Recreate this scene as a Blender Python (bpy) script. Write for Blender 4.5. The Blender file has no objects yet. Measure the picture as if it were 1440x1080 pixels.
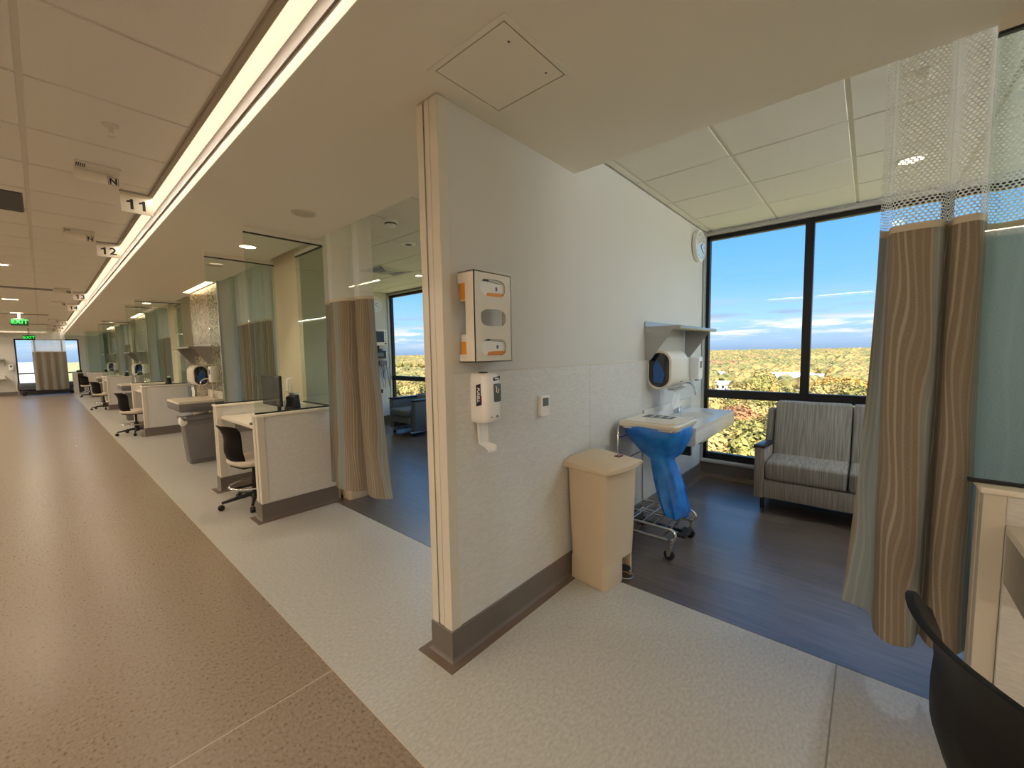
import bpy, bmesh, math, random
from mathutils import Vector, Matrix
random.seed(11)
R = math.radians
SC = bpy.context.scene
COL = SC.collection

# ------------------------------------------------------------------ camera
CAM_H = 1.44
YAW, PITCH, ROLL, FPX = R(48.8685), R(-4.4338), R(-0.99517), 576.01
_f = Vector((math.sin(YAW) * math.cos(PITCH), math.cos(YAW) * math.cos(PITCH), math.sin(PITCH)))
_r = _f.cross(Vector((0, 0, 1))).normalized()
_u = _r.cross(_f)
_r2 = _r * math.cos(ROLL) + _u * math.sin(ROLL)
_u2 = -_r * math.sin(ROLL) + _u * math.cos(ROLL)
cam_data = bpy.data.cameras.new('camera')
cam_data.sensor_width = 36.0
cam_data.lens = 36.0 * FPX / 1440.0
cam_data.clip_start = 0.02
cam_data.clip_end = 8000
cam = bpy.data.objects.new('camera', cam_data)
COL.objects.link(cam)
m = Matrix((_r2, _u2, -_f)).transposed().to_4x4()
m.translation = Vector((0, 0, CAM_H))
cam.matrix_world = m
SC.camera = cam

# ------------------------------------------------------------------ view
SC.view_settings.view_transform = 'Standard'
SC.view_settings.look = 'None'
SC.view_settings.gamma = 1.0
SC.view_settings.use_curve_mapping = False
SC.view_settings.exposure = 0.0
SKY_STRENGTH = 1.45
COVE_WATTS = (56.0, 580.0)  # cove lamp at the soffit, cove lamp on the opposite side


def lin(c):
    """sRGB 0..255 -> linear rgba"""
    o = []
    for v in c[:3]:
        v = v / 255.0
        o.append(v / 12.92 if v <= 0.04045 else ((v + 0.055) / 1.055) ** 2.4)
    return (o[0], o[1], o[2], 1.0)


# ------------------------------------------------------------------ world
W = bpy.data.worlds.new('sky')
SC.world = W
W.use_nodes = True
nt = W.node_tree
nt.nodes.clear()


def N(tree, kind, **kw):
    n = tree.nodes.new(kind)
    for k, v in kw.items():
        setattr(n, k, v)
    return n


def L(tree, a, b):
    tree.links.new(a, b)


def ramp(tree, stops, interp='LINEAR'):
    n = N(tree, 'ShaderNodeValToRGB')
    n.color_ramp.interpolation = interp
    el = n.color_ramp.elements
    while len(el) > 1:
        el.remove(el[-1])
    el[0].position, el[0].color = stops[0]
    for p, c in stops[1:]:
        e = el.new(p)
        e.color = c
    return n


def mth(tree, op, a, b=None, clamp=False):
    n = N(tree, 'ShaderNodeMath', operation=op)
    n.use_clamp = clamp
    for i, v in enumerate((a, b)):
        if v is None:
            continue
        if isinstance(v, (int, float)):
            n.inputs[i].default_value = v
        else:
            L(tree, v, n.inputs[i])
    return n.outputs[0]


def mixc(tree, fac, a, b, mode='MIX'):
    n = N(tree, 'ShaderNodeMix', data_type='RGBA', blend_type=mode)
    for sock, v in ((n.inputs[0], fac), (n.inputs[6], a), (n.inputs[7], b)):
        if isinstance(v, (int, float)):
            sock.default_value = v
        elif isinstance(v, tuple):
            sock.default_value = v
        else:
            L(tree, v, sock)
    return n.outputs[2]


tc = N(nt, 'ShaderNodeTexCoord')
sep = N(nt, 'ShaderNodeSeparateXYZ')
L(nt, tc.outputs['Generated'], sep.inputs[0])
grad = ramp(nt, [(0.0, lin((120, 125, 110))), (0.49, lin((150, 160, 150))), (0.5, lin((140, 170, 205))), (0.508, lin((160, 190, 222))),
                 (0.53, lin((160, 205, 238))), (0.57, lin((120, 184, 236))), (0.63, lin((96, 168, 234))),
                 (0.75, lin((88, 160, 232))), (1.0, lin((74, 145, 224)))])
L(nt, mth(nt, 'MULTIPLY_ADD', sep.outputs[2], 0.5), grad.inputs[0])
grad.inputs[0].links[0].from_node.inputs[2].default_value = 0.5
# low cloud banks along the horizon
mp = N(nt, 'ShaderNodeMapping')
mp.inputs['Scale'].default_value = (6.0, 6.0, 60.0)
L(nt, tc.outputs['Generated'], mp.inputs[0])
no = N(nt, 'ShaderNodeTexNoise')
no.inputs['Scale'].default_value = 1.6
no.inputs['Detail'].default_value = 7
no.inputs['Roughness'].default_value = 0.55
L(nt, mp.outputs[0], no.inputs['Vector'])
cl = ramp(nt, [(0.46, (0, 0, 0, 1)), (0.6, (1, 1, 1, 1))])
L(nt, no.outputs['Fac'], cl.inputs[0])
band = ramp(nt, [(0.5, (.3, .3, .3, 1)), (0.507, (.55, .55, .55, 1)), (0.513, (1, 1, 1, 1)), (0.525, (1, 1, 1, 1)), (0.534, (.75, .75, .75, 1)), (0.545, (.4, .4, .4, 1)), (0.56, (.1, .1, .1, 1)), (0.60, (0, 0, 0, 1))])
L(nt, grad.inputs[0].links[0].from_socket, band.inputs[0])
shade = ramp(nt, [(0.5, lin((150, 175, 205))), (0.511, lin((200, 212, 225))), (0.519, lin((238, 238, 238))), (0.527, lin((225, 230, 236))), (0.535, lin((150, 170, 195))), (0.55, lin((170, 190, 212))), (0.6, lin((190, 205, 220)))])
L(nt, grad.inputs[0].links[0].from_socket, shade.inputs[0])
fac = mth(nt, 'MULTIPLY', cl.outputs[0], band.outputs[0])
skyc = mixc(nt, fac, grad.outputs[0], shade.outputs[0])
bg = N(nt, 'ShaderNodeBackground')
bg.inputs['Strength'].default_value = SKY_STRENGTH
L(nt, skyc, bg.inputs['Color'])
wo = N(nt, 'ShaderNodeOutputWorld')
L(nt, bg.outputs[0], wo.inputs[0])

# ------------------------------------------------------------------ sun
sd = bpy.data.lights.new('sun', 'SUN')
sd.energy = 13.0
sd.angle = R(0.6)
sd.color = (1.0, 0.92, 0.78)
sun = bpy.data.objects.new('sun', sd)
COL.objects.link(sun)
_e, _a = R(34), R(24)
sun.rotation_euler = Vector((math.cos(_e) * math.cos(_a), math.cos(_e) * math.sin(_a), -math.sin(_e))).to_track_quat('-Z', 'Y').to_euler()


# ------------------------------------------------------------------ mesh helpers
class MB:
    def __init__(s):
        s.v, s.f, s.uv = [], [], None

    def add(s, vs, fs):
        b = len(s.v)
        s.v += [tuple(p) for p in vs]
        s.f += [tuple(i + b for i in f) for f in fs]
        return s

    def box(s, x0, x1, y0, y1, z0, z1):
        return s.add([(x0, y0, z0), (x1, y0, z0), (x1, y1, z0), (x0, y1, z0), (x0, y0, z1), (x1, y0, z1), (x1, y1, z1), (x0, y1, z1)],
                     [(0, 3, 2, 1), (4, 5, 6, 7), (0, 1, 5, 4), (1, 2, 6, 5), (2, 3, 7, 6), (3, 0, 4, 7)])

    def prism(s, pts, axis, a, b):
        """polygon pts (2d) extruded along axis from a to b"""
        def P(p, t):
            return {'x': (t, p[0], p[1]), 'y': (p[0], t, p[1]), 'z': (p[0], p[1], t)}[axis]
        n = len(pts)
        vs = [P(p, a) for p in pts] + [P(p, b) for p in pts]
        fs = [tuple(range(n))[::-1], tuple(range(n, 2 * n))] + [(i, (i + 1) % n, n + (i + 1) % n, n + i) for i in range(n)]
        return s.add(vs, fs)

    def loft(s, rings, closed=True, caps=True):
        n = len(rings[0])
        vs = [p for r in rings for p in r]
        fs = []
        for k in range(len(rings) - 1):
            for i in range(n if closed else n - 1):
                j = (i + 1) % n
                fs.append((k * n + i, k * n + j, (k + 1) * n + j, (k + 1) * n + i))
        if caps and closed:
            fs.append(tuple(range(n))[::-1])
            fs.append(tuple(range((len(rings) - 1) * n, len(rings) * n)))
        return s.add(vs, fs)

    def tube(s, path, r, n=8, closed=False):
        path = [Vector(p) for p in path]
        k = len(path)
        rings = []
        t0 = None
        for i, p in enumerate(path):
            if closed:
                t = (path[(i + 1) % k] - path[i - 1]).normalized()
            else:
                t = (path[min(i + 1, k - 1)] - path[max(i - 1, 0)]).normalized()
            if t0 is None:
                a = Vector((0, 0, 1)) if abs(t.z) < .9 else Vector((1, 0, 0))
                nx = t.cross(a).normalized()
            else:
                nx = (nx - t * nx.dot(t)).normalized()
            t0 = t
            ny = t.cross(nx)
            rr = r[i] if isinstance(r, (list, tuple)) else r
            rings.append([p + nx * (rr * math.cos(2 * math.pi * j / n)) + ny * (rr * math.sin(2 * math.pi * j / n)) for j in range(n)])
        if closed:
            rings.append(rings[0])
        return s.loft(rings, True, not closed)

    def lathe(s, prof, n=24, c=(0, 0, 0), axis='z'):
        rings = []
        for r, h in prof:
            ring = []
            for j in range(n):
                a = 2 * math.pi * j / n
                x, y = r * math.cos(a), r * math.sin(a)
                p = {'z': (x, y, h), 'y': (x, h, -y), 'x': (h, x, y)}[axis]
                ring.append((p[0] + c[0], p[1] + c[1], p[2] + c[2]))
            rings.append(ring)
        return s.loft(rings)

    def build(s, name, mat, parent=None, smooth=None, bevel=0.0, seg=2):
        me = bpy.data.meshes.new(name)
        me.from_pydata([tuple(p) for p in s.v], [], s.f)
        if s.uv:
            ul = me.uv_layers.new(name='UVMap')
            for lp in me.loops:
                ul.data[lp.index].uv = s.uv[lp.vertex_index]
        if bevel:
            bm = bmesh.new()
            bm.from_mesh(me)
            es = [e for e in bm.edges if len(e.link_faces) == 2 and e.calc_face_angle(0) > 0.5]
            bmesh.ops.bevel(bm, geom=es, offset=bevel, segments=seg, profile=0.5, affect='EDGES')
            bm.to_mesh(me)
            bm.free()
        me.materials.append(MAT[mat] if isinstance(mat, str) else mat)
        me.update()
        if smooth is None:
            smooth = bevel > 0
        if smooth:
            me.shade_smooth()
            me.set_sharp_from_angle(angle=R(40 if smooth is True else smooth))
        o = bpy.data.objects.new(name, me)
        COL.objects.link(o)
        if parent is not None:
            o.parent = parent
        return o


def rrect(w, h, r, n=6, cx=0, cy=0):
    """rounded rectangle outline, ccw"""
    pts = []
    for (sx, sy, a0) in ((1, 1, 0), (-1, 1, 90), (-1, -1, 180), (1, -1, 270)):
        for i in range(n + 1):
            a = R(a0 + 90 * i / n)
            pts.append((cx + sx * (w / 2 - r) + r * math.cos(a), cy + sy * (h / 2 - r) + r * math.sin(a)))
    return pts


def sweep_offset(path, prof):
    """sweep a (offset, z) profile along a 2-d path, offset to the left of travel with mitred corners"""
    path = [Vector(p) for p in path]
    n = len(path)
    nrm = []
    for i in range(n - 1):
        d = (path[i + 1] - path[i]).normalized()
        nrm.append(Vector((-d.y, d.x)))
    rings = []
    for i in range(n):
        if i == 0:
            mvec = nrm[0]
        elif i == n - 1:
            mvec = nrm[-1]
        else:
            b = (nrm[i - 1] + nrm[i]).normalized()
            mvec = b / max(0.2, b.dot(nrm[i]))
        rings.append([(path[i].x + mvec.x * d, path[i].y + mvec.y * d, z) for d, z in prof])
    return MB().loft(rings, True, True)


def tag(o, label=None, cat=None, group=None, kind=None):
    if label:
        o['label'] = label
    if cat:
        o['category'] = cat
    if group:
        o['group'] = group
    if kind:
        o['kind'] = kind
    return o


def thing(name, label, cat, loc=(0, 0, 0), rz=0.0, group=None):
    o = bpy.data.objects.new(name, None)
    o.empty_display_size = 0.1
    COL.objects.link(o)
    o.location = loc
    o.rotation_euler = (0, 0, rz)
    return tag(o, label, cat, group)


def struct(o):
    o['kind'] = 'structure'
    return o


def dup(root, loc=None, rz=None, label=None, group=None, _parent=None):
    c = root.copy()
    COL.objects.link(c)
    if _parent is not None:
        c.parent = _parent
    for ch in list(root.children):
        dup(ch, _parent=c)
    if loc is not None:
        c.location = loc
    if rz is not None:
        c.rotation_euler = (0, 0, rz)
    if label:
        c['label'] = label
    if group:
        c['group'] = group
    return c


def text(name, body, size, mat, parent, loc, rot, bold=0.0, extr=0.0006, align='CENTER', sx=1.0):
    cu = bpy.data.curves.new(name, 'FONT')
    cu.body = body
    cu.size = size
    cu.align_x = align
    cu.align_y = 'CENTER'
    cu.extrude = extr
    cu.offset = bold
    cu.resolution_u = 3
    t = bpy.data.objects.new(name + '_source', cu)
    COL.objects.link(t)
    bpy.context.view_layer.update()
    me = bpy.data.meshes.new_from_object(t.evaluated_get(bpy.context.evaluated_depsgraph_get()))
    bpy.data.objects.remove(t)
    me.materials.clear()
    me.materials.append(MAT[mat])
    o = bpy.data.objects.new(name, me)
    COL.objects.link(o)
    o.parent = parent
    o.location = loc
    o.rotation_euler = rot
    o.scale = (sx, 1, 1)
    return o


# ------------------------------------------------------------------ materials
MAT = {}


def mat(name, col, rough=0.6, metal=0.0, col2=None, nscale=30.0, ndetail=4.0, stretch=(1, 1, 1), bump=0.0, bscale=None,
        spec=0.5, emit=None, estr=0.0, clear=0.0, rvar=0.0, ramp2=(0.35, 0.65), sheen=0.0):
    mt = bpy.data.materials.new(name)
    mt.use_nodes = True
    t = mt.node_tree
    b = t.nodes['Principled BSDF']
    c1 = lin(col)
    b.inputs['Base Color'].default_value = c1
    b.inputs['Roughness'].default_value = rough
    b.inputs['Metallic'].default_value = metal
    b.inputs['Specular IOR Level'].default_value = spec
    if clear:
        b.inputs['Coat Weight'].default_value = clear
        b.inputs['Coat Roughness'].default_value = 0.15
    if sheen:
        b.inputs['Sheen Weight'].default_value = sheen
    if emit:
        b.inputs['Emission Color'].default_value = lin(emit)
        b.inputs['Emission Strength'].default_value = estr
    if col2 or bump or rvar:
        co = N(t, 'ShaderNodeTexCoord')
        mpn = N(t, 'ShaderNodeMapping')
        mpn.inputs['Scale'].default_value = stretch
        L(t, co.outputs['Object'], mpn.inputs[0])
        nz = N(t, 'ShaderNodeTexNoise')
        nz.inputs['Scale'].default_value = nscale
        nz.inputs['Detail'].default_value = ndetail
        L(t, mpn.outputs[0], nz.inputs['Vector'])
        if col2:
            rp = ramp(t, [(ramp2[0], c1), (ramp2[1], lin(col2))])
            L(t, nz.outputs['Fac'], rp.inputs[0])
            L(t, rp.outputs[0], b.inputs['Base Color'])
        if rvar:
            L(t, mth(t, 'ADD', mth(t, 'MULTIPLY', mth(t, 'SUBTRACT', nz.outputs['Fac'], 0.5), rvar), rough), b.inputs['Roughness'])
        if bump:
            n2 = nz
            if bscale:
                n2 = N(t, 'ShaderNodeTexNoise')
                n2.inputs['Scale'].default_value = bscale
                n2.inputs['Detail'].default_value = 3
                L(t, mpn.outputs[0], n2.inputs['Vector'])
            bp = N(t, 'ShaderNodeBump')
            bp.inputs['Strength'].default_value = bump
            bp.inputs['Distance'].default_value = 0.004
            L(t, n2.outputs['Fac'], bp.inputs['Height'])
            L(t, bp.outputs[0], b.inputs['Normal'])
    MAT[name] = mt
    return mt


mat('floor_tan', (127, 110, 91), 0.30, col2=(157, 138, 117), nscale=80, ndetail=6, stretch=(1.0, 0.7, 1), bump=0.08, rvar=0.2, ramp2=(.3, .7))
mat('floor_sage', (172, 167, 156), 0.36, col2=(196, 191, 180), nscale=80, ndetail=6, stretch=(0.6, 1, 1), bump=0.04, rvar=0.2, ramp2=(.3, .7))
mat('wall_paint', (213, 209, 200), 0.75, bump=0.05, bscale=220)
mat('wall_sheet', (211, 207, 199), 0.55, col2=(222, 218, 211), nscale=60, stretch=(.5, .5, 2.2), bump=0.4, bscale=55)
mat('cream_guard', (214, 204, 186), 0.5, bump=0.03, bscale=150)
mat('soffit_paint', (238, 232, 218), 0.8, bump=0.04, bscale=180)
mat('ceiling_tile', (238, 233, 222), 0.9, col2=(228, 222, 210), nscale=240, bump=0.35, bscale=420)
mat('ceiling_tee', (218, 212, 198), 0.6)
mat('base_vinyl', (108, 98, 88), 0.5)
mat('toe_vinyl', (112, 94, 80), 0.5)
mat('weld', (196, 180, 158), 0.5)
mat('weld_dark', (140, 132, 112), 0.5)
mat('frame_black', (22, 20, 20), 0.4, metal=0.3)
mat('trim_metal', (196, 196, 192), 0.4, metal=0.5)
mat('sill_stone', (186, 180, 170), 0.4)
mat('chrome', (220, 220, 220), 0.12, metal=1.0)
mat('steel', (176, 174, 170), 0.35, metal=0.8)
mat('plastic_white', (248, 243, 236), 0.4)
mat('plastic_cream', (232, 222, 204), 0.45)
mat('plastic_beige', (214, 192, 160), 0.55, bump=0.05, bscale=160)
mat('plastic_black', (20, 19, 19), 0.42)
mat('plastic_shell', (17, 13, 12), 0.55, bump=0.15, bscale=350, spec=0.2)
mat('trim_taupe', (150, 138, 120), 0.6)
mat('plastic_grey', (116, 112, 110), 0.55, bump=0.05, bscale=200)
mat('plastic_darkgrey', (70, 70, 72), 0.5)
mat('rubber', (16, 16, 16), 0.75)
mat('solid_surface', (234, 230, 222), 0.22, col2=(226, 221, 212), nscale=60)
mat('laminate_white', (238, 228, 210), 0.35)
mat('laminate_cream', (226, 214, 194), 0.4)
mat('bag_blue', (10, 104, 204), 0.2, col2=(40, 146, 236), nscale=9, bump=0.9, bscale=16, spec=0.8)
mat('glass_dark', (18, 24, 32), 0.06, spec=0.8)
mat('towel_blue', (30, 86, 160), 0.3)
mat('paper', (238, 234, 226), 0.8, bump=0.2, bscale=160)
mat('print_navy', (20, 24, 52), 0.45)
mat('print_white', (245, 242, 238), 0.5)
mat('print_black', (16, 14, 14), 0.5)
mat('print_red', (190, 34, 40), 0.5)
mat('print_orange', (232, 150, 40), 0.5)
mat('print_grey', (98, 104, 112), 0.5)
mat('screen_grey', (96, 102, 100), 0.25)
mat('screen_black', (10, 12, 14), 0.12)
mat('sofa_fabric', (112, 105, 98), 0.85, col2=(150, 142, 133), nscale=30, stretch=(.3, 5, .12), bump=0.15, bscale=90, ramp2=(.35, .65))
mat('recliner_fabric', (92, 100, 104), 0.7, bump=0.1, bscale=60)
mat('arm_black', (24, 22, 24), 0.35)
mat('seat_beige', (214, 200, 180), 0.7)
mat('mosaic', (62, 54, 42), 0.22, col2=(216, 198, 158), nscale=46, ndetail=1, bump=0.8, bscale=46, ramp2=(.42, .62), spec=1.0, metal=.3)
mat('column_paint', (224, 208, 180), 0.75)
mat('clock_face', (240, 240, 236), 0.12)
mat('cable_grey', (120, 124, 128), 0.5)
mat('cable_blue', (70, 130, 170), 0.5)
mat('lens_off', (200, 190, 172), 0.5)
mat('lens_cove', (255, 240, 215), 0.4, emit=(255, 232, 200), estr=1.0)
mat('lens_on', (255, 245, 225), 0.4, emit=(255, 226, 184), estr=14.0)
mat('lens_strip', (255, 240, 215), 0.4, emit=(255, 222, 172), estr=7.0)
mat('exit_face', (8, 40, 12), 0.4)
mat('exit_letter', (40, 240, 80), 0.4, emit=(30, 255, 80), estr=1.6)
mat('concrete', (190, 188, 180), 0.8)
mat('house_wall', (225, 218, 205), 0.8)
mat('roof_white', (228, 230, 232), 0.6)
mat('roof_brown', (176, 152, 128), 0.8)
mat('roof_grey', (150, 150, 150), 0.8)
mat('bark', (96, 80, 64), 0.9)


def mat_wood():
    mt = bpy.data.materials.new('floor_wood')
    mt.use_nodes = True
    t = mt.node_tree
    b = t.nodes['Principled BSDF']
    co = N(t, 'ShaderNodeTexCoord')
    mp1 = N(t, 'ShaderNodeMapping')
    mp1.inputs['Rotation'].default_value = (0, 0, R(90))
    L(t, co.outputs['Object'], mp1.inputs[0])
    br = N(t, 'ShaderNodeTexBrick')
    br.offset = 0.37
    br.inputs['Scale'].default_value = 1.0
    br.inputs['Brick Width'].default_value = 1.2
    br.inputs['Row Height'].default_value = 0.15
    br.inputs['Mortar Size'].default_value = 0.0012
    br.inputs['Color1'].default_value = (0, 0, 0, 1)
    br.inputs['Color2'].default_value = (1, 1, 1, 1)
    br.inputs['Mortar'].default_value = (0.2, 0.2, 0.2, 1)
    L(t, mp1.outputs[0], br.inputs['Vector'])
    mp2 = N(t, 'ShaderNodeMapping')
    mp2.inputs['Scale'].default_value = (34, 2.2, 1)
    L(t, co.outputs['Object'], mp2.inputs[0])
    nz = N(t, 'ShaderNodeTexNoise')
    nz.inputs['Scale'].default_value = 1.4
    nz.inputs['Detail'].default_value = 7
    L(t, mp2.outputs[0], nz.inputs['Vector'])
    rp = ramp(t, [(0.3, lin((76, 64, 57))), (0.5, lin((96, 84, 76))), (0.72, lin((116, 104, 96)))])
    s = mth(t, 'ADD', mth(t, 'MULTIPLY', nz.outputs['Fac'], 0.8), mth(t, 'MULTIPLY', br.outputs['Color'], 0.2))
    L(t, s, rp.inputs[0])
    L(t, rp.outputs[0], b.inputs['Base Color'])
    b.inputs['Roughness'].default_value = 0.3
    L(t, mth(t, 'ADD', mth(t, 'MULTIPLY', nz.outputs['Fac'], 0.16), 0.24), b.inputs['Roughness'])
    b.inputs['Specular IOR Level'].default_value = 0.8
    b.inputs['Coat Weight'].default_value = 0.35
    b.inputs['Coat Roughness'].default_value = 0.3
    bp = N(t, 'ShaderNodeBump')
    bp.inputs['Strength'].default_value = 0.12
    bp.inputs['Distance'].default_value = 0.003
    L(t, nz.outputs['Fac'], bp.inputs['Height'])
    L(t, bp.outputs[0], b.inputs['Normal'])
    MAT['floor_wood'] = mt


mat_wood()


def mat_glass(name, tint, refl=1.0, rough=0.0, alpha_dirt=0.0):
    mt = bpy.data.materials.new(name)
    mt.use_nodes = True
    t = mt.node_tree
    t.nodes.clear()
    tr = N(t, 'ShaderNodeBsdfTransparent')
    tr.inputs[0].default_value = tint
    gl = N(t, 'ShaderNodeBsdfGlossy')
    gl.inputs['Roughness'].default_value = rough
    fr = N(t, 'ShaderNodeFresnel')
    fr.inputs[0].default_value = 1.5
    mx = N(t, 'ShaderNodeMixShader')
    ge = N(t, 'ShaderNodeNewGeometry')      # reflect on the outer faces only: a pane is not a prism
    L(t, mth(t, 'MULTIPLY', mth(t, 'MULTIPLY', fr.outputs[0], refl), mth(t, 'SUBTRACT', 1.0, ge.outputs['Backfacing'])), mx.inputs[0])
    L(t, tr.outputs[0], mx.inputs[1])
    L(t, gl.outputs[0], mx.inputs[2])
    ou = N(t, 'ShaderNodeOutputMaterial')
    L(t, mx.outputs[0], ou.inputs[0])
    MAT[name] = mt


mat_glass('window_glass', (0.985, 0.99, 0.99, 1), 0.8)
mat_glass('screen_glass', (0.90, 0.945, 0.925, 1), 0.9)


def mat_curtain(name, base, base2, line, alt, freq, lw, fade=0.8):
    """woven print of wavering vertical lines on UV metres; broad bands of the alternate ground colour run between them"""
    mt = bpy.data.materials.new(name)
    mt.use_nodes = True
    t = mt.node_tree
    t.nodes.clear()
    uv = N(t, 'ShaderNodeUVMap')
    sp = N(t, 'ShaderNodeSeparateXYZ')
    L(t, uv.outputs[0], sp.inputs[0])
    u, v = sp.outputs[0], sp.outputs[1]
    w1 = mth(t, 'MULTIPLY', mth(t, 'SINE', mth(t, 'ADD', mth(t, 'MULTIPLY', v, 8.0), mth(t, 'MULTIPLY', u, 17.0))), 0.010)
    w2 = mth(t, 'MULTIPLY', mth(t, 'SINE', mth(t, 'ADD', mth(t, 'MULTIPLY', v, 15.0), mth(t, 'MULTIPLY', u, 47.0))), 0.003)
    uu = mth(t, 'ADD', mth(t, 'ADD', u, w1), w2)
    fr = mth(t, 'FRACT', mth(t, 'MULTIPLY', uu, freq))
    dist = mth(t, 'ABSOLUTE', mth(t, 'SUBTRACT', fr, 0.5))
    lm = mth(t, 'SUBTRACT', 1.0, mth(t, 'MULTIPLY', mth(t, 'SUBTRACT', dist, lw), 12.0, True), True)
    lm = mth(t, 'MULTIPLY', lm, mth(t, 'ADD', mth(t, 'MULTIPLY', mth(t, 'SINE', mth(t, 'MULTIPLY', uu, 61.0)), 0.35), 0.65))
    wv = N(t, 'ShaderNodeTexNoise')
    wv.inputs['Scale'].default_value = 1.0
    mpn = N(t, 'ShaderNodeMapping')
    mpn.inputs['Scale'].default_value = (120, 500, 1)
    L(t, uv.outputs[0], mpn.inputs[0])
    L(t, mpn.outputs[0], wv.inputs['Vector'])
    wf = mth(t, 'MULTIPLY', mth(t, 'SUBTRACT', wv.outputs['Fac'], 0.25), 2.0, True)
    c = mixc(t, wf, lin(base), lin(base2))
    c = mixc(t, mth(t, 'MULTIPLY', lm, 0.55), c, lin(line))
    az = mth(t, 'MULTIPLY', mth(t, 'ADD', mth(t, 'SINE', mth(t, 'ADD', mth(t, 'MULTIPLY', uu, 2 * math.pi / 0.31), 0.4)), -0.35), 3.0, True)
    ca = mixc(t, wf, lin(alt), lin(tuple(min(255, k * 1.12) for k in alt)))
    ca = mixc(t, mth(t, 'MULTIPLY', lm, 0.25), ca, lin(line))
    c = mixc(t, mth(t, 'MULTIPLY', az, fade), c, ca)
    di = N(t, 'ShaderNodeBsdfDiffuse')
    L(t, c, di.inputs[0])
    tl = N(t, 'ShaderNodeBsdfTranslucent')
    L(t, c, tl.inputs[0])
    mx = N(t, 'ShaderNodeMixShader')
    mx.inputs[0].default_value = 0.25
    L(t, di.outputs[0], mx.inputs[1])
    L(t, tl.outputs[0], mx.inputs[2])
    ou = N(t, 'ShaderNodeOutputMaterial')
    L(t, mx.outputs[0], ou.inputs[0])
    MAT[name] = mt


mat_curtain('curtain_wave', (160, 141, 117), (134, 117, 97), (200, 184, 158), (146, 152, 146), 40.0, 0.12, 0.75)
mat_curtain('curtain_plain', (150, 164, 164), (178, 188, 186), (190, 200, 198), (140, 156, 156), 9.0, 0.03, 0.5)


def mat_net():
    mt = bpy.data.materials.new('curtain_net')
    mt.use_nodes = True
    t = mt.node_tree
    t.nodes.clear()
    uv = N(t, 'ShaderNodeUVMap')
    sp = N(t, 'ShaderNodeSeparateXYZ')
    L(t, uv.outputs[0], sp.inputs[0])
    k = 2 * math.pi / 0.0112
    tot = None
    for a in (90, 210, 330):
        d = mth(t, 'ADD', mth(t, 'MULTIPLY', sp.outputs[0], k * math.cos(R(a)) * 0.8), mth(t, 'MULTIPLY', sp.outputs[1], k * math.sin(R(a))))
        cs = mth(t, 'COSINE', d)
        tot = cs if tot is None else mth(t, 'ADD', tot, cs)
    hole = mth(t, 'MULTIPLY', mth(t, 'ADD', tot, 0.30), 4.0, True)
    di = N(t, 'ShaderNodeBsdfDiffuse')
    di.inputs[0].default_value = lin((236, 234, 228))
    tl = N(t, 'ShaderNodeBsdfTranslucent')
    tl.inputs[0].default_value = lin((236, 234, 228))
    m0 = N(t, 'ShaderNodeMixShader')
    m0.inputs[0].default_value = 0.4
    L(t, di.outputs[0], m0.inputs[1])
    L(t, tl.outputs[0], m0.inputs[2])
    tr = N(t, 'ShaderNodeBsdfTransparent')
    mx = N(t, 'ShaderNodeMixShader')
    L(t, hole, mx.inputs[0])
    L(t, m0.outputs[0], mx.inputs[1])
    L(t, tr.outputs[0], mx.inputs[2])
    ou = N(t, 'ShaderNodeOutputMaterial')
    L(t, mx.outputs[0], ou.inputs[0])
    MAT['curtain_net'] = mt


mat_net()
mat('curtain_band', (214, 200, 176), 0.8)


def mat_leaf(name, c0, c1, c2, scale=0.8):
    """foliage: clumps of leaf colour with the shade between them put into the colour"""
    mt = bpy.data.materials.new(name)
    mt.use_nodes = True
    t = mt.node_tree
    b = t.nodes['Principled BSDF']
    oi = N(t, 'ShaderNodeObjectInfo')
    co = N(t, 'ShaderNodeTexCoord')
    nz = N(t, 'ShaderNodeTexNoise')
    nz.inputs['Scale'].default_value = scale
    nz.inputs['Detail'].default_value = 8
    nz.inputs['Roughness'].default_value = 0.7
    L(t, co.outputs['Object'], nz.inputs['Vector'])
    n2 = N(t, 'ShaderNodeTexNoise')
    n2.inputs['Scale'].default_value = 0.09
    L(t, co.outputs['Object'], n2.inputs['Vector'])
    f = mth(t, 'ADD', mth(t, 'MULTIPLY', oi.outputs['Random'], 0.5), mth(t, 'MULTIPLY', n2.outputs['Fac'], 0.5), True)
    leaf = mixc(t, f, lin(c1), lin(c2))
    gap = ramp(t, [(0.40, (0, 0, 0, 1)), (0.52, (1, 1, 1, 1))])  # noise mask for the painted shade between leaf clumps
    L(t, nz.outputs['Fac'], gap.inputs[0])
    L(t, mixc(t, gap.outputs[0], lin(c0), leaf), b.inputs['Base Color'])
    b.inputs['Roughness'].default_value = 0.7
    b.inputs['Specular IOR Level'].default_value = 0.2
    MAT[name] = mt


mat_leaf('leaf_olive', (84, 76, 38), (146, 130, 76), (200, 176, 114))
mat_leaf('leaf_green', (62, 64, 32), (116, 116, 64), (176, 164, 94))
mat_leaf('leaf_gold', (110, 80, 34), (176, 142, 72), (214, 178, 106))
mat_leaf('leaf_rust', (96, 62, 40), (164, 114, 76), (202, 152, 108))
mat_leaf('leaf_palm', (60, 66, 34), (116, 126, 72), (178, 176, 110))
mat_leaf('far_olive', (88, 80, 48), (136, 122, 76), (178, 158, 102), .34)
mat_leaf('far_green', (70, 74, 44), (112, 112, 70), (156, 146, 88), .34)
mat_leaf('far_gold', (118, 92, 50), (164, 138, 82), (196, 166, 106), .34)
mat_leaf('far_rust', (104, 76, 54), (150, 112, 80), (182, 142, 106), .34)
mat('ground_scrub', (150, 148, 90), 0.95, col2=(190, 180, 124), nscale=0.05, ndetail=8)

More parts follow.
